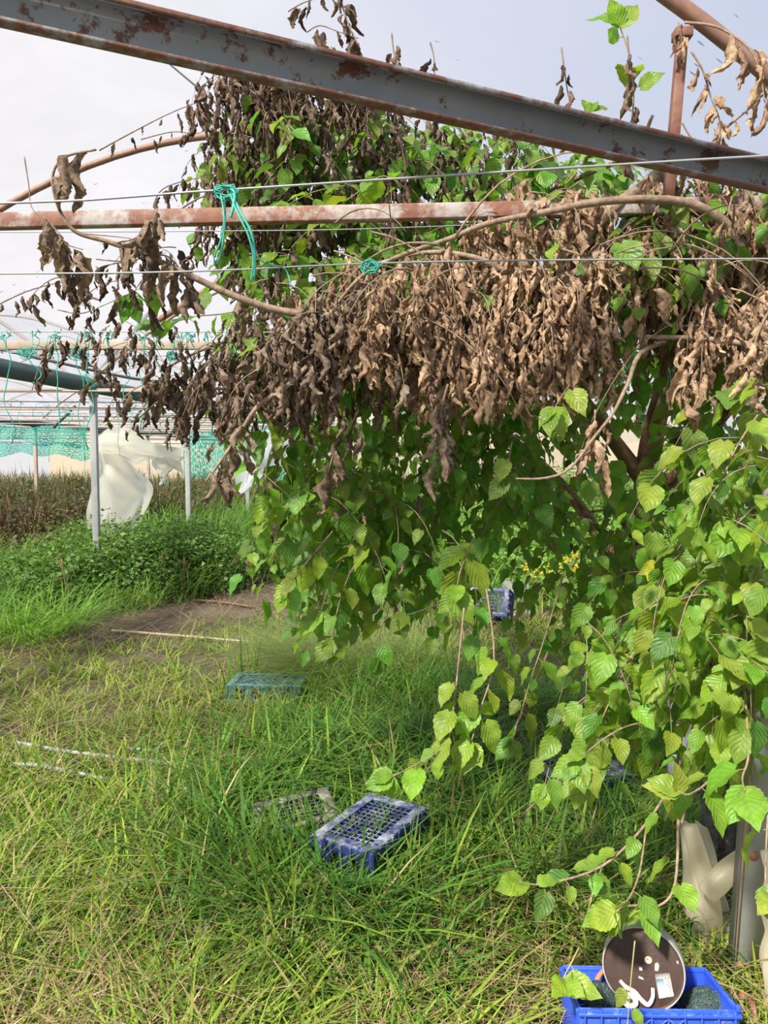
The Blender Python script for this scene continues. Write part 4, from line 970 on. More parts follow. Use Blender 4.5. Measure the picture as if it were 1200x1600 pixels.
shoot([(50, 610, 3.2), (62, 570, 3.2), (75, 550, 3.2)], .002, .06, .13, dk='dark', **W_)
shoot([(190, 625, 3.1), (215, 605, 3.1), (245, 595, 3.1), (290, 580, 3.1)], .003, .026, .12, dk='dark', **W_)
shoot([(215, 655, 3.1), (250, 625, 3.1), (290, 605, 3.1), (330, 590, 3.1)], .003, .03, .12, dk='dark', **W_)
shoot([(250, 650, 2.9), (285, 648, 2.9), (330, 640, 2.9), (360, 668, 2.9)], .003, .04, .11, dk='dark', **W_)
shoot([(300, 600, 2.9), (340, 640, 2.9), (372, 655, 2.9), (400, 690, 2.9)], .003, .05, .10, dk='grey', **W_)
shoot([(370, 700, 2.6), (400, 730, 2.6), (440, 765, 2.6), (480, 800, 2.6)], .003, .16, .10, dk='grey', **W_)
# end of the drooping withered limb
shoot([(400, 640, 2.33), (372, 682, 2.32), (345, 720, 2.31), (322, 748, 2.3)], .004, .022, .105, dk='grey', **W_)
shoot([(560, 640, 2.45), (545, 670, 2.45), (525, 700, 2.45), (512, 740, 2.45)], .004, .02, .12, dk='grey', **W_)
shoot([(700, 600, 2.3), (690, 640, 2.3), (688, 690, 2.3), (695, 720, 2.3)], .004, .014, .12, dk='grey', **W_)
shoot([(440, 770, 2.7), (442, 790, 2.7), (445, 800, 2.7)], .002, .05, .13, dk='dark', **W_)
shoot([(466, 780, 2.7), (468, 800, 2.7)], .002, .05, .13, dk='dark', **W_)
shoot([(515, 770, 2.7), (535, 785, 2.7), (560, 800, 2.7)], .002, .03, .09, dk='grey', **W_)
shoot([(930, 640, 2.2), (928, 690, 2.2), (925, 710, 2.2)], .003, .018, .10, dk='tan', **W_)
shoot([(1085, 560, 2.1), (1075, 590, 2.1), (1063, 625, 2.1)], .003, .022, .10, dk='tan', **W_)
shoot([(1210, 470, 2.2), (1185, 520, 2.2), (1175, 570, 2.2), (1185, 610, 2.2)], .004, .018, .10, dk='tan', **W_)
# above the channel
shoot([(450, 18, 3.4), (475, 4, 3.4), (510, -6, 3.4), (545, -8, 3.4)], .003, .04, .11, dk='dark', **W_)
shoot([(480, 50, 3.4), (500, 40, 3.4), (530, 50, 3.4), (560, 60, 3.4)], .003, .045, .10, dk='dark', **W_)
shoot([(530, -8, 3.4), (545, 40, 3.4), (562, 80, 3.4), (568, 150, 3.4)], .004, .022, .12, dk='dark', **W_)
shoot([(375, 70, 3.7), (385, 52, 3.7), (398, 60, 3.7), (400, 90, 3.7)], .003, .07, .08, dk='dark', **W_)
shoot([(612, 52, 2.9), (616, 85, 2.9), (625, 110, 2.9), (636, 160, 2.9)], .003, .019, .09, dk='dark', **W_)
shoot([(672, 66, 2.9), (678, 90, 2.9), (680, 130, 2.9), (690, 180, 2.9)], .003, .024, .09, dk='dark', **W_)
shoot([(877, 72, 2.5), (882, 110, 2.5), (890, 160, 2.5), (905, 220, 2.5)], .0028, .026, .085, dk='dark', **W_)
shoot([(980, 55, 2.4), (984, 100, 2.4), (990, 150, 2.4), (985, 215, 2.4)], .0032, .05, .10, dk='dark', **W_)
shoot([(985, 215, 2.4), (990, 150, 2.4), (984, 90, 2.4), (968, 40, 2.4)], .0032, .075, .115, gk='bright', start=.4, mat='greentwig', hang=.1)
shoot([(905, 215, 2.5), (915, 190, 2.5), (922, 175, 2.5)], .0025, .04, .08, gk='bright', mat='greentwig', hang=.1)
shoot([(940, 200, 2.5), (960, 185, 2.5), (985, 200, 2.5), (1010, 220, 2.5)], .0025, .03, .07, dk='dark', **W_)
shoot([(1070, 35, 2.5), (1120, 42, 2.45), (1165, 70, 2.4), (1185, 105, 2.38), (1195, 160, 2.36)], .0045, .026, .105, dk='tan', start=.3, **W_)
shoot([(1100, 250, 2.45), (1130, 205, 2.45), (1170, 170, 2.42), (1200, 140, 2.4)], .0055, .05, .09, dk='tan', **W_)
shoot([(1080, 80, 2.45), (1098, 110, 2.45), (1110, 150, 2.45), (1125, 200, 2.45), (1100, 260, 2.45)], .0035, .024, .085, dk='tan', **W_)
shoot([(1060, 35, 2.56), (1064, 50, 2.55), (1070, 70, 2.55)], .003, .012, .07, dk='tan', **W_)
shoot([(1065, 190, 2.5), (1080, 215, 2.5), (1100, 230, 2.5), (1130, 240, 2.5)], .003, .03, .08, dk='grey', **W_)
# living shoots
shoot([(250, 405, 2.6), (220, 440, 2.6), (205, 465, 2.6)], .0025, .05, .11, gk='mid', start=.3, mat='greentwig')
shoot([(400, 480, 2.8), (350, 490, 2.75), (300, 495, 2.7), (240, 505, 2.7)], .003, .05, .10, gk='mid', mat='greentwig')
shoot([(470, 640, 2.6), (430, 690, 2.55), (415, 740, 2.5), (420, 780, 2.5)], .003, .06, .11, gk='bright', mat='greentwig')
shoot([(600, 760, 2.9), (560, 830, 2.75), (520, 900, 2.65), (500, 960, 2.6)], .003, .05, .11, gk='bright')
shoot([(560, 730, 2.8), (500, 780, 2.7), (460, 800, 2.65), (430, 800, 2.6)], .003, .05, .11, gk='bright')
shoot([(580, 840, 2.7), (545, 900, 2.65), (528, 950, 2.6), (520, 1000, 2.6)], .003, .05, .11, gk='mid')
shoot([(520, 830, 2.6), (470, 890, 2.55), (450, 920, 2.55)], .003, .05, .11, gk='bright')
shoot([(700, 940, 2.6), (640, 960, 2.5), (600, 970, 2.5), (590, 1030, 2.5)], .003, .055, .10, gk='mid')
shoot([(725, 950, 2.2), (715, 1050, 2.15), (705, 1130, 2.1), (690, 1170, 2.05), (610, 1215, 2.0)], .003, .026, .095, gk='bright', start=.35)
shoot([(760, 920, 2.3), (772, 1030, 2.2), (750, 1110, 2.15), (735, 1165, 2.1)], .0035, .03, .095, gk='bright', start=.3)
shoot([(740, 840, 2.5), (720, 890, 2.4), (712, 930, 2.35)], .003, .05, .11, gk='bright')
shoot([(880, 900, 2.7), (850, 1000, 2.6), (830, 1060, 2.5), (800, 1160, 2.4)], .003, .04, .09, gk='mid', start=.3)
shoot([(1010, 1060, 2.5), (930, 1080, 2.4), (880, 1130, 2.3), (850, 1230, 2.25)], .0035, .04, .10, gk='bright', start=.2)
shoot([(1000, 1000, 2.4), (960, 1080, 2.25), (930, 1150, 2.15), (910, 1210, 2.1)], .0035, .04, .11, gk='bright', start=.2)
shoot([(1080, 1130, 2.2), (1000, 1130, 2.1), (950, 1150, 2.05), (900, 1190, 2.0)], .0035, .045, .11, gk='bright', start=.2)
shoot([(1070, 1080, 2.3), (1050, 1220, 2.2), (960, 1340, 2.05), (860, 1380, 1.95), (812, 1378, 1.92)], .005, .034, .095, gk='bright', start=.5)
shoot([(1060, 1280, 2.1), (1055, 1380, 2.0), (1030, 1415, 1.95), (985, 1415, 1.92), (955, 1425, 1.9)], .0045, .055, .10, gk='bright', start=.2)
shoot([(1010, 1290, 2.1), (1000, 1360, 2.0), (985, 1400, 1.88), (968, 1420, 1.8), (962, 1425, 1.8)], .003, .08, .115, gk='bright', start=.5)
shoot([(1130, 1100, 2.0), (1120, 1200, 1.9), (1080, 1240, 1.85), (1060, 1235, 1.85)], .004, .05, .10, gk='bright', start=.2)
shoot([(1160, 1050, 2.0), (1170, 1170, 1.85), (1160, 1215, 1.8), (1165, 1235, 1.78)], .004, .055, .105, gk='bright', start=.2)
shoot([(1210, 1150, 1.8), (1200, 1270, 1.7), (1196, 1380, 1.65), (1204, 1400, 1.62)], .003, .11, .10, gk='bright', start=.3)
shoot([(992, 1470, 1.74), (986, 1530, 1.72), (982, 1580, 1.70), (978, 1640, 1.68)], .0018, .035, .042, gk='mid', start=.35, mat='greentwig', tip=False)
shoot([(905, 1480, 1.9), (895, 1500, 1.86), (880, 1530, 1.84), (885, 1535, 1.82)], .0025, .06, .10, gk='bright', mat='greentwig')
shoot([(1100, 900, 2.5), (1060, 880, 2.45), (1030, 885, 2.4)], .003, .05, .085, gk='yellow', mat='greentwig')
shoot([(1120, 960, 2.4), (1080, 930, 2.4), (1060, 920, 2.4)], .003, .05, .08, gk='yellow', mat='greentwig')
shoot([(1190, 640, 2.2), (1150, 700, 2.15), (1125, 760, 2.1), (1110, 790, 2.1)], .0035, .045, .12, gk='bright')
shoot([(1210, 760, 2.1), (1170, 800, 2.05), (1140, 830, 2.0)], .003, .05, .12, gk='bright')
shoot([(900, 590, 2.3), (880, 615, 2.28), (865, 640, 2.26)], .0025, .045, .10, gk='bright', hang=.9)
shoot([(800, 690, 2.4), (795, 720, 2.4), (790, 750, 2.4)], .0025, .05, .10, gk='mid', hang=.9)
shoot([(540, 290, 3.2), (490, 300, 3.1), (450, 320, 3.0)], .003, .045, .11, gk='bright', mat='greentwig', hang=.3)
shoot([(640, 300, 3.0), (600, 275, 3.0), (560, 300, 3.0), (520, 330, 3.0)], .003, .045, .11, gk='bright', mat='greentwig', hang=.4)
shoot([(900, 270, 2.9), (880, 290, 2.9), (905, 250, 2.9)], .003, .05, .12, gk='bright', mat='greentwig', hang=.4)
shoot([(1020, 360, 2.5), (1045, 370, 2.48), (1065, 400, 2.46), (1070, 440, 2.46)], .003, .04, .11, gk='mid', mat='greentwig')
bare = [[(1060, 1170, 2.2), (1075, 1240, 2.15), (1060, 1300, 2.1)], [(860, 1010, 2.8), (830, 1080, 2.7), (795, 1160, 2.6)], [(1000, 1080, 2.6), (880, 1210, 2.4), (800, 1290, 2.3)], [(1180, 960, 2.1), (1178, 1100, 2.05), (1172, 1300, 2.0)], [(920, 800, 3.0), (985, 800, 2.9), (1020, 860, 2.8)]]
for p in bare:
    v, _ = spline(PL(p), 1, 5); b = MB(); b.tube(v, [.005, .003], 6); b.build('bare_stem', M['twig'], tree, smooth=True)

# ------------------------------------------------------------------ grass and weeds
def blades(mb, x, y, z, h, wd, az, lean, curl, tint, rows=5):
    """strip blades; lean: horizontal reach / height, curl: extra droop at the tip"""
    n_ = len(x); t = np.linspace(0, 1, rows)[None, :]
    lean = lean[:, None]; curl = curl[:, None]; hh = h[:, None]
    reach = hh * (lean * t + curl * t ** 2.2); zz = hh * (t - .55 * curl * t ** 2.6) * np.sqrt(np.maximum(1 - .35 * np.minimum(lean, 1.4), .2))
    wj = wd[:, None] * np.array([.75, 1, .92, .6, .06])[None, :] if rows == 5 else wd[:, None] * np.linspace(1, .1, rows)[None, :]
    ca, sa = np.cos(az)[:, None], np.sin(az)[:, None]
    tw = az + np.pi / 2 + rng.uniform(-.5, .5, n_); cb, sb = np.cos(tw)[:, None], np.sin(tw)[:, None]
    cxx = x[:, None] + reach * ca; cyy = y[:, None] + reach * sa; czz = z[:, None] + np.maximum(zz, .004)
    V = np.stack([np.stack([cxx - wj * cb / 2, cyy - wj * sb / 2, czz], -1), np.stack([cxx + wj * cb / 2, cyy + wj * sb / 2, czz], -1)], 2)  # n,rows,2,3
    q = np.array([(2 * i, 2 * i + 1, 2 * i + 3, 2 * i + 2) for i in range(rows - 1)])
    F = (q[None] + (np.arange(n_) * rows * 2)[:, None, None]).reshape(-1, 4)
    T = np.repeat(np.concatenate([tint, np.ones((n_, 1))], 1), rows * 2, 0)
    mb.add(V.reshape(-1, 3), F, tint=T)
def fbm(x, y, s=1.0, seed=0):
    r = np.random.default_rng(seed); v = 0 * x
    for o_ in range(5):
        a = r.uniform(0, 6.3); k = s * 1.75 ** o_; v = v + np.sin((x * math.cos(a) + y * math.sin(a)) * k + r.uniform(0, 6.3)) * np.sin((x * math.sin(a + 1) - y * math.cos(a + 1)) * k * .9 + r.uniform(0, 6.3)) / 1.3 ** o_
    return v / 2.2
PATH = [(-5.5, 5.3), (-3.7, 6.35), (-2.45, 7.1), (-1.8, 7.95), (-1.25, 9.0), (-.95, 10.2), (-.3, 12.5)]
def path_d(x, y):
    best = np.full_like(x, 9.0)
    for (ax_, ay), (bx_, by) in zip(PATH[:-1], PATH[1:]):
        dx, dy = bx_ - ax_, by - ay; t = np.clip(((x - ax_) * dx + (y - ay) * dy) / (dx * dx + dy * dy), 0, 1)
        best = np.minimum(best, np.hypot(x - ax_ - t * dx, y - ay - t * dy))
    return best
FOOT = [(cc.x, cc.y, YAW, ax.length / 2 + .0, bx.length / 2 + .0), (c2.x - .04, c2.y + .04, YAW - .75, .17, .12), (c3.x, c3.y, 0, .25, .15), ((f0.x + f1.x) / 2, f0.y + .1, 0, CW / 2 + .02, .14), (c4.x, c4.y + .1, 0, .2, .2)]
def clear(x, y, grow=0.0):
    k = np.ones(len(x), bool)
    for fx, fy, a, hx, hy in FOOT:
        u = (x - fx) * math.cos(a) + (y - fy) * math.sin(a); v = -(x - fx) * math.sin(a) + (y - fy) * math.cos(a)
        k &= ~((np.abs(u) < hx + grow) & (np.abs(v) < hy + grow))
    return k
def lerp3(a, b, k): return np.array(a)[None] * (1 - k[:, None]) + np.array(b)[None] * k[:, None]
def sample(n_, y0, y1, spread=.62, power=1.0):
    u = rng.uniform(0, 1, n_); y = y0 * (y1 / y0) ** (u ** power)
    x = rng.uniform(-spread, spread, n_) * (y + .3)
    return x, y
def gauss(x, y, cx_, cy_, sx_, sy_): return np.exp(-((x - cx_) / sx_) ** 2 - ((y - cy_) / sy_) ** 2)

# lawn-height grass: small tufts, each with its own height and hue
n_ = 11000
tx, ty = sample(n_, 1.4, 7.8, .74)
pd = path_d(tx, ty); lush = gauss(tx, ty, .15, 3.6, .9, 1.3) + .8 * gauss(tx, ty, -.25, 2.55, .35, .35) + .5 * gauss(tx, ty, -.6, 3.3, .5, .5)
bare_ = np.clip(1.45 - pd / .62, 0, 1) + .8 * gauss(tx, ty, .28, 2.2, .32, .28) + .55 * gauss(tx, ty, -.85, 1.75, .5, .3) + .35 * gauss(tx, ty, -1.5, 4.4, .8, .35)
nz_ = fbm(tx, ty, 3.0, 2); n2_ = fbm(tx, ty, 7.0, 4)
keep = rng.uniform(0, 1, n_) > np.clip(bare_ + .16 - .3 * nz_ - .25 * n2_, .0, .96)
tx, ty, lush, nz_, n2_ = tx[keep], ty[keep], lush[keep], nz_[keep], n2_[keep]; n_ = len(tx)
th = (.085 + .05 * (nz_ + 1) + .03 * n2_ + .17 * np.clip(lush, 0, 1.2)) * rng.uniform(.55, 1.35, n_)
tk = np.clip(rng.uniform(-.2, .7, n_) + .25 * nz_ + .55 * np.clip(lush, 0, 1), 0, 1)
tw_ = rng.uniform(.0045, .0105, n_) * (1 + .25 * np.clip(lush, 0, 1)); tb_ = rng.uniform(.75, 1.2, n_)
nb_ = rng.integers(5, 13, n_); ii = np.repeat(np.arange(n_), nb_); m_ = len(ii)
ra = rng.uniform(0, 6.3, m_); rd = np.abs(rng.normal(0, .022, m_)) * (1 + .12 * ty[ii])
x, y = tx[ii] + rd * np.cos(ra), ty[ii] + rd * np.sin(ra); kk = clear(x, y, .012); x, y, ra, ii = x[kk], y[kk], ra[kk], ii[kk]; m_ = len(x)
h = th[ii] * rng.uniform(.45, 1.35, m_); h = np.where(~clear(x, y, .10), h * .75, h)
tint = lerp3((0.31, 0.40, 0.055), (0.065, 0.19, 0.028), np.clip(tk[ii] + rng.normal(0, .12, m_), 0, 1)) * (tb_[ii] * rng.uniform(.8, 1.2, m_))[:, None]
straw = rng.uniform(0, 1, m_) < np.clip(.13 - .1 * lush[ii], .02, 1); tint[straw] = lerp3((0.50, 0.42, 0.21), (0.34, 0.26, 0.12), rng.uniform(0, 1, straw.sum()))
b = MB(); blades(b, x, y, 0 * x - .005, h, tw_[ii] * rng.uniform(.7, 1.6, m_), ra + rng.normal(0, .6, m_), rng.uniform(.1, 1.0, m_), rng.uniform(0, 1.0, m_), tint)
# thin undergrowth between the tufts
n_ = 30000
x, y = sample(n_, 1.4, 7.6, .74); pd = path_d(x, y); kk = (rng.uniform(0, 1, n_) > np.clip(1.3 - pd / .55, .15, .97)) & clear(x, y, .012); x, y = x[kk], y[kk]; n_ = len(x)
blades(b, x, y, 0 * x - .005, rng.uniform(.04, .13, n_), rng.uniform(.002, .0042, n_), rng.uniform(0, 6.3, n_), rng.uniform(.2, 1.2, n_), rng.uniform(0, .9, n_), lerp3((0.26, 0.33, 0.06), (0.09, 0.20, 0.03), rng.uniform(0, 1, n_)))
tag(b.build('short_grass', M['grass'], smooth=True), 'bright green meadow grass covering the ground in the foreground', 'grass', None, 'stuff')

# lush long blades and tussocks
def tuft(mb, c, n_, h, wd, rad, ta, tb, bias=(0, 0), curl=(.2, 1.0), lean=(.05, .6)):
    x = c[0] + rng.normal(0, rad, n_); y = c[1] + rng.normal(0, rad, n_); kk = clear(x, y, .015); x, y = x[kk], y[kk]; n_ = len(x)
    az = np.arctan2(y - c[1] + bias[1] + rng.normal(0, .03, n_), x - c[0] + bias[0] + rng.normal(0, .03, n_))
    blades(mb, x, y, 0 * x - .005, h * rng.uniform(.5, 1.2, n_), wd * rng.uniform(.6, 1.35, n_), az, rng.uniform(*lean, n_), rng.uniform(*curl, n_), lerp3(ta, tb, rng.uniform(0, 1, n_)) * rng.uniform(.8, 1.2, n_)[:, None])
b = MB(); LA, LB = (0.17, 0.35, 0.045), (0.06, 0.19, 0.03)  # deep lush green, darkened further to carry the shade under the tree
for px, py, h, nn, rad in ((520, 1450, .30, 110, .07), (470, 1440, .27, 90, .07), (560, 1400, .27, 90, .06), (450, 1330, .30, 100, .06), (420, 1300, .30, 110, .07), (380, 1260, .28, 90, .08), (455, 1250, .26, 60, .05), (620, 1400, .22, 70, .06), (540, 1170, .34, 150, .10), (620, 1190, .32, 150, .10), (480, 1170, .32, 130, .10), (700, 1180, .34, 150, .10),
                           (760, 1220, .34, 150, .12), (690, 1290, .30, 110, .07), (740, 1330, .28, 110, .08), (800, 1300, .30, 110, .1), (860, 1260, .30, 100, .1), (560, 1110, .36, 170, .12), (640, 1100, .38, 170, .12), (720, 1110, .38, 170, .12), (820, 1130, .36, 170, .14), (440, 1180, .3, 110, .1), (395, 1180, .28, 90, .09), (880, 1420, .24, 90, .08), (640, 1560, .24, 80, .07), (730, 1500, .2, 60, .07), (340, 1540, .17, 60, .06), (560, 1550, .2, 70, .08), (450, 1570, .19, 60, .08), (800, 1400, .22, 80, .08), (300, 1330, .22, 70, .08), (230, 1250, .2, 60, .1), (110, 1330, .2, 60, .1), (60, 1230, .2, 70, .12), (160, 1200, .2, 60, .1), (330, 1200, .25, 70, .1)):
    c = G(px, py); tuft(b, c, nn, h, .0105, rad, LA, LB)
for px, py in ((748, 1060), (820, 1080), (900, 1100), (960, 1120), (900, 1180), (980, 1200), (1040, 1260), (940, 1300), (1020, 1350), (1050, 1420)):
    c = G(px, py + 40); tuft(b, c, 110, .34, .009, .12, (0.12, 0.28, 0.04), (0.06, 0.18, 0.025))  # tufts under the tree, its shade put into their darker tint
for px, py, hh in ((392, 1052, .36), (366, 1068, .3), (382, 1064, .34)):
    c = G(px, py + 12); tuft(b, c, 9, hh, .016, .02, LA, LB, lean=(.05, .25), curl=(0, .2))
cq = G(545, 1285, HB + .02); xq = cq.x + rng.normal(0, .026, 110); yq = cq.y + rng.normal(0, .03, 110)      # sprouting through the lattice of the navy crate
blades(b, xq, yq, 0 * xq + HB - .06, rng.uniform(.07, .13, 110), rng.uniform(.003, .006, 110), rng.uniform(0, 6.3, 110), rng.uniform(.1, .9, 110), rng.uniform(0, .8, 110), lerp3((0.38, 0.38, 0.14), (0.12, 0.26, 0.04), rng.uniform(0, 1, 110)))
tag(b.build('lush_grass', M['grass'], smooth=True), 'tufts of long lush dark green grass around the crates and under the tree', 'grass', None, 'stuff')

# fine arching tussocks by the teal crate
b = MB()
for px, py in ((400, 1092), (440, 1092), (480, 1084), (490, 1050), (520, 1080), (560, 1062), (600, 1070), (490, 1060), (640, 1060), (540, 1040), (600, 1030), (680, 1040)):
    c = G(px, py); tuft(b, c, 260, .62, .0036, .09, (0.32, 0.36, 0.12), (0.16, 0.28, 0.06), bias=(-.09, -.03), curl=(.3, 1.0), lean=(.3, 1.0))
for px, py in ((30, 1010), (70, 1000), (-10, 1000), (100, 985), (40, 960), (0, 960)):
    c = G(px, py); tuft(b, c, 130, .62, .010, .12, (0.24, 0.42, 0.06), (0.12, 0.28, 0.04), curl=(.3, 1.1), lean=(.2, .8))
tag(b.build('arching_grass', M['grass'], smooth=True), 'fine arching grass leaning left over the teal crate and at the left edge', 'grass', None, 'stuff')

# straw and dead litter
b = MB(); n_ = 20000
x, y = sample(n_, 1.55, 9.5); pd = path_d(x, y)
pr = .22 + 1.0 * np.clip(1.5 - pd / .7, 0, 1) + .7 * gauss(x, y, .28, 2.2, .35, .3) + .9 * gauss(x, y, -.85, 1.8, .5, .35) + .6 * gauss(x, y, -1.5, 4.4, .8, .4)
kk = (rng.uniform(0, 1, n_) < pr) & clear(x, y, .03); x, y = x[kk], y[kk]; n_ = len(x)
blades(b, x, y, rng.uniform(.0, .05, n_), rng.uniform(.08, .34, n_) * .8, rng.uniform(.002, .0045, n_), rng.uniform(0, 6.3, n_), rng.uniform(1.2, 3.5, n_), rng.uniform(0, .6, n_), lerp3((0.52, 0.43, 0.26), (0.26, 0.18, 0.10), rng.uniform(0, 1, n_)))
tag(b.build('straw_litter', M['dry'], smooth=True), 'pale dry straw lying among the grass and on the bare path', 'straw', None, 'stuff')
b = MB()
for pts in ([(90, 1580), (170, 1545), (250, 1525), (300, 1500)], [(300, 1480), (330, 1450), (370, 1430), (430, 1370)], [(50, 1150), (95, 1130), (145, 1124)], [(20, 1590), (60, 1500), (120, 1440)], [(200, 1300), (260, 1260), (300, 1230)]):
    b.tube([G(p[0], p[1], .10) for p in pts], .0035, 5, smooth_pts=3)
tag(b.build('dry_stalks', M['tan'], smooth=True), 'long pale dead stalks lying over the near left grass', 'stalks', None, 'stuff')

# broadleaf weeds behind the path
def weedmass(mb, blobs, n_, size, ta, tb, stem=None):
    wts = np.array([bl[3] * bl[4] * bl[5] for bl in blobs]); wts = wts / wts.sum(); cnt = rng.multinomial(n_, wts)
    for bl, c_ in zip(blobs, cnt):
        d = rng.normal(0, 1, (c_, 3)); d /= np.linalg.norm(d, axis=1, keepdims=True); d[:, 2] = np.abs(d[:, 2]); rr = rng.uniform(.45, 1.05, c_)[:, None] * (1 + .14 * np.sin(d[:, :1] * 9 + bl[0] * 5) * np.cos(d[:, 1:2] * 8))
        p = np.array(bl[:3]) + d * rr * np.array(bl[3:6])
        A = rng.normal(0, 1, (c_, 3)); A[:, 2] = np.abs(A[:, 2]) * .5 - .1; A /= np.linalg.norm(A, axis=1, keepdims=True)
        Nn = d + rng.normal(0, .5, (c_, 3)) + np.array([0, -.2, .5]); Nn -= A * (A * Nn).sum(1, keepdims=True); Nn /= np.linalg.norm(Nn, axis=1, keepdims=True)
        S = np.cross(A, Nn); L = (size * rng.uniform(.5, 1.4, c_))[:, None]; Wd = L * rng.uniform(.28, .5, c_)[:, None]
        V = np.stack([p, p + A * L * .45 + S * Wd + Nn * L * .06, p + A * L, p + A * L * .45 - S * Wd + Nn * L * .06], 1)
        F = np.arange(c_ * 4).reshape(-1, 4); T = lerp3(ta, tb, rng.uniform(0, 1, c_)) * rng.uniform(.75, 1.25, c_)[:, None]
        mb.add(V.reshape(-1, 3), F, tint=np.repeat(np.concatenate([T, np.ones((c_, 1))], 1), 4, 0))
b = MB()
blobs = []
for px, py, Y, rx, rz in ((60, 940, 8.2, .7, .5), (130, 900, 8.6, .7, .68), (200, 880, 8.9, .75, .80), (260, 870, 9.1, .7, .85), (310, 880, 9.4, .6, .80), (350, 880, 9.9, .5, .75), (20, 920, 8.8, .8, .55), (160, 850, 9.9, .9, .85), (240, 850, 10.2, .9, .85), (90, 880, 9.6, .8, .65), (300, 850, 10.6, .8, .8), (-40, 900, 9.5, .9, .5)):
    q = P(px, py, Y); blobs.append((q.x, Y, 0, rx, .6, rz))
weedmass(b, blobs, 52000, .052, (0.17, 0.29, 0.05), (0.065, 0.155, 0.03))
n_ = 5200; x = rng.uniform(-5.6, -1.5, n_); y = rng.uniform(7.6, 10.2, n_); kk = path_d(x, y) > .62; x, y = x[kk], y[kk]; n_ = len(x)
blades(b, x, y, 0 * x, rng.uniform(.35, 1.0, n_) * np.clip((y - 6.6) / 2.6, .35, 1.05), rng.uniform(.006, .014, n_), rng.uniform(0, 6.3, n_), rng.uniform(.05, .5, n_), rng.uniform(.2, 1.0, n_), lerp3((0.26, 0.38, 0.08), (0.10, 0.24, 0.04), rng.uniform(0, 1, n_)))
tag(b.build('broadleaf_weeds', M['weed']), 'thick bank of broadleaf green weeds behind the bare path at left', 'weeds', None, 'stuff')
b = MB()
blobs = [(q_.x, Y, 0, rx, .8, rz) for q_, Y, rx, rz in ((P(760, 850, 9), 9, 1.0, .8), (P(860, 850, 9.5), 9.5, 1.0, 1.0), (P(950, 860, 8.5), 8.5, 1.0, .9), (P(1060, 860, 8), 8, 1.0, .9), (P(1150, 860, 7.5), 7.5, 1.0, .8), (P(680, 850, 12), 12, 1.4, .9), (P(900, 850, 14), 14, 2.5, 1.5), (P(1100, 850, 13), 13, 2.5, 1.6), (P(600, 850, 16), 16, 2, 1.0), (P(1150, 900, 5.2), 5.2, .6, .55), (P(1080, 900, 5.8), 5.8, .7, .5))]
weedmass(b, blobs, 40000, .075, (0.24, 0.40, 0.07), (0.11, 0.25, 0.04))
tag(b.build('far_weeds', M['weed']), 'sunlit green weeds growing beyond the tree at right', 'weeds', None, 'stuff')
# tall grass and withered stand further back
b = MB(); n_ = 15000
x = rng.uniform(-4.2, -.6, n_); y = rng.uniform(10.3, 16, n_); kk = path_d(x, y) > .5; x, y = x[kk], y[kk]; n_ = len(x)
blades(b, x, y, 0 * x, rng.uniform(.5, 1.15, n_), rng.uniform(.012, .022, n_), rng.uniform(0, 6.3, n_), rng.uniform(.05, .4, n_), rng.uniform(.1, .9, n_), lerp3((0.24, 0.40, 0.08), (0.10, 0.25, 0.045), rng.uniform(0, 1, n_)))
n_ = 12000; x = rng.uniform(-1, 7, n_); y = rng.uniform(7.6, 22, n_); kk = path_d(x, y) > .4; x, y = x[kk], y[kk]; n_ = len(x)
blades(b, x, y, 0 * x, rng.uniform(.25, .8, n_), rng.uniform(.010, .02, n_), rng.uniform(0, 6.3, n_), rng.uniform(.05, .5, n_), rng.uniform(.1, .9, n_), lerp3((0.32, 0.45, 0.09), (0.14, 0.30, 0.05), rng.uniform(0, 1, n_)))
tag(b.build('tall_grass', M['grass'], smooth=True), 'tall green grass standing behind the weeds at centre left', 'grass', None, 'stuff')
b = MB(); n_ = 16000
x = rng.uniform(-13, -3.0, n_); y = rng.uniform(12.5, 22, n_)
hh = (1.0 + .28 * fbm(x, y, 1.2, 5)) * rng.uniform(.6, 1.25, n_) * 1.15; k = np.clip(.5 + .8 * fbm(x, y, .9, 9) + rng.normal(0, .25, n_), 0, 1)
blades(b, x, y, 0 * x, hh, rng.uniform(.014, .034, n_), rng.uniform(0, 6.3, n_), rng.uniform(.0, .3, n_), rng.uniform(.0, .6, n_), lerp3((0.17, 0.115, 0.08), (0.13, 0.18, 0.06), k) * rng.uniform(.6, 1.3, n_)[:, None])
n_ = 9000; x = rng.uniform(-26, 10, n_); y = rng.uniform(22, 44, n_)
blades(b, x, y, 0 * x, rng.uniform(.6, 1.4, n_), rng.uniform(.03, .06, n_), rng.uniform(0, 6.3, n_), rng.uniform(.0, .3, n_), rng.uniform(.0, .6, n_), lerp3((0.20, 0.15, 0.10), (0.16, 0.22, 0.07), rng.uniform(0, 1, n_)))
blobs = [(rng.uniform(-11, -3.4), rng.uniform(12.5, 16), 0, rng.uniform(.5, 1.1), .7, rng.uniform(.8, 1.45)) for _ in range(26)]
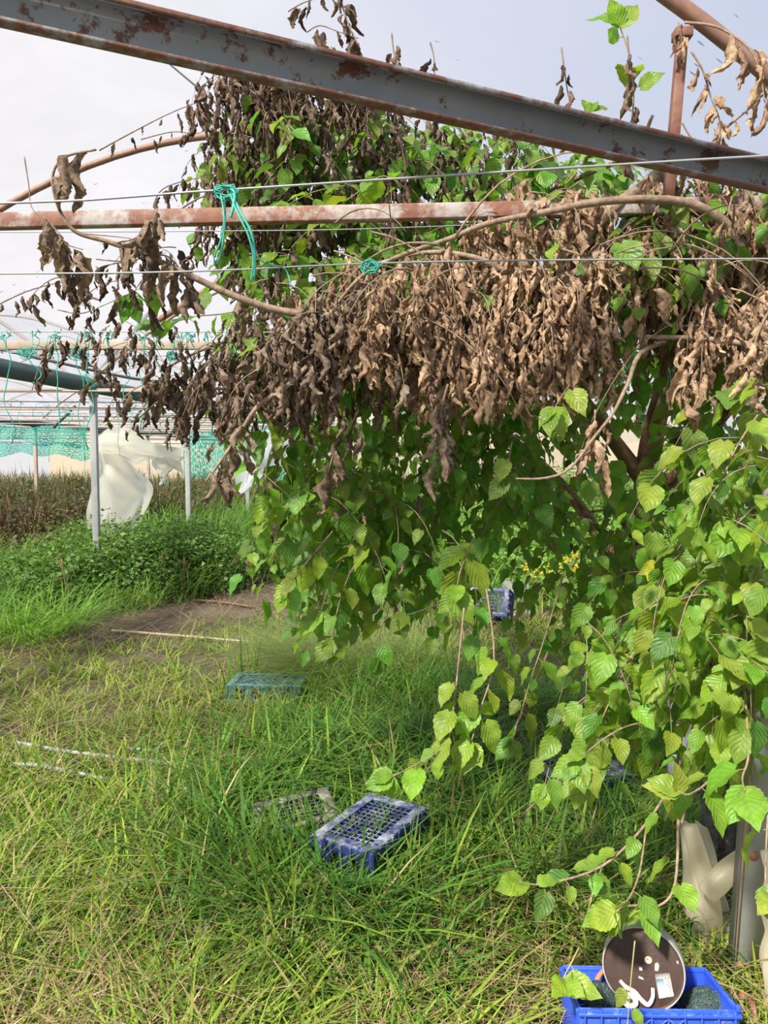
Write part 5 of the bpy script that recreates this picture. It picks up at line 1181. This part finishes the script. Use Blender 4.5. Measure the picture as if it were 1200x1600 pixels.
weedmass(b, blobs, 26000, .07, (0.17, 0.125, 0.09), (0.10, 0.16, 0.055))
tag(b.build('dry_weeds', M['dry'], smooth=True), 'tall brown withered weeds at far left behind the green bank', 'weeds', None, 'stuff')
# a few dark dead stems on the near side of the path
b = MB()
for px, py, hpx in ((357, 925, 60), (398, 930, 55), (110, 960, 90), (340, 920, 40), (290, 940, 70), (250, 940, 80), (262, 1440, 70)):
    g0 = G(px, py); hh = hpx / 1200 * g0.y; pts = walk(g0, (rnd(-.2, .2), 0, 1), hh, -.05, 6, .2); b.tube(pts, .004 + .0006 * g0.y, 5)
    for i in range(4):
        j = random.randint(2, 5); b.tube(walk(pts[j], (rnd(-1, 1), rnd(-.5, .5), .8), hh * .25, 0, 3, .2), .002 + .0005 * g0.y, 4)
tag(b.build('dead_stems', M['bark'], smooth=True), 'bare dark dead stems standing along the edge of the path', 'stems', None, 'stuff')
# yellow flowers beyond the tree
M['petal'] = plain('yellow_petal', (0.80, 0.62, 0.03), .6, trans=.3)
for (px, py, Y), lb in (((845, 890, 7.6), 'yellow flower spray left of the other, seen through the leaves'), ((880, 880, 7.8), 'wider yellow flower spray right of the smaller one behind the tree')):
    q = P(px, py, Y); t = thing('yellow_flower', (q.x, q.y, 0), lb, 'flower')
    s_ = MB(); f_ = MB()
    for j in range(9 if px > 860 else 5):
        tip = q + Vector((rnd(-.16, .16), rnd(-.1, .1), rnd(-.10, .12))); s_.tube([Vector((q.x + rnd(-.03, .03), q.y, 0)), q + Vector((0, 0, -.3)), tip], .003, 4, smooth_pts=3)
        for i in range(12):
            c = tip + Vector((rnd(-.03, .03), rnd(-.03, .03), rnd(-.05, .03)))
            for a in range(4):
                an = a * 1.57 + rnd(-.3, .3); u = Vector((math.cos(an), rnd(-.5, .2), math.sin(an))) * .011; v = Vector((-math.sin(an), 0, math.cos(an))) * .006
                f_.add([c, c + u * .6 + v, c + u, c + u * .6 - v], [(0, 1, 2, 3)])
    s_.build('stem', M['greentwig'], t); f_.build('blossom', M['petal'], t)
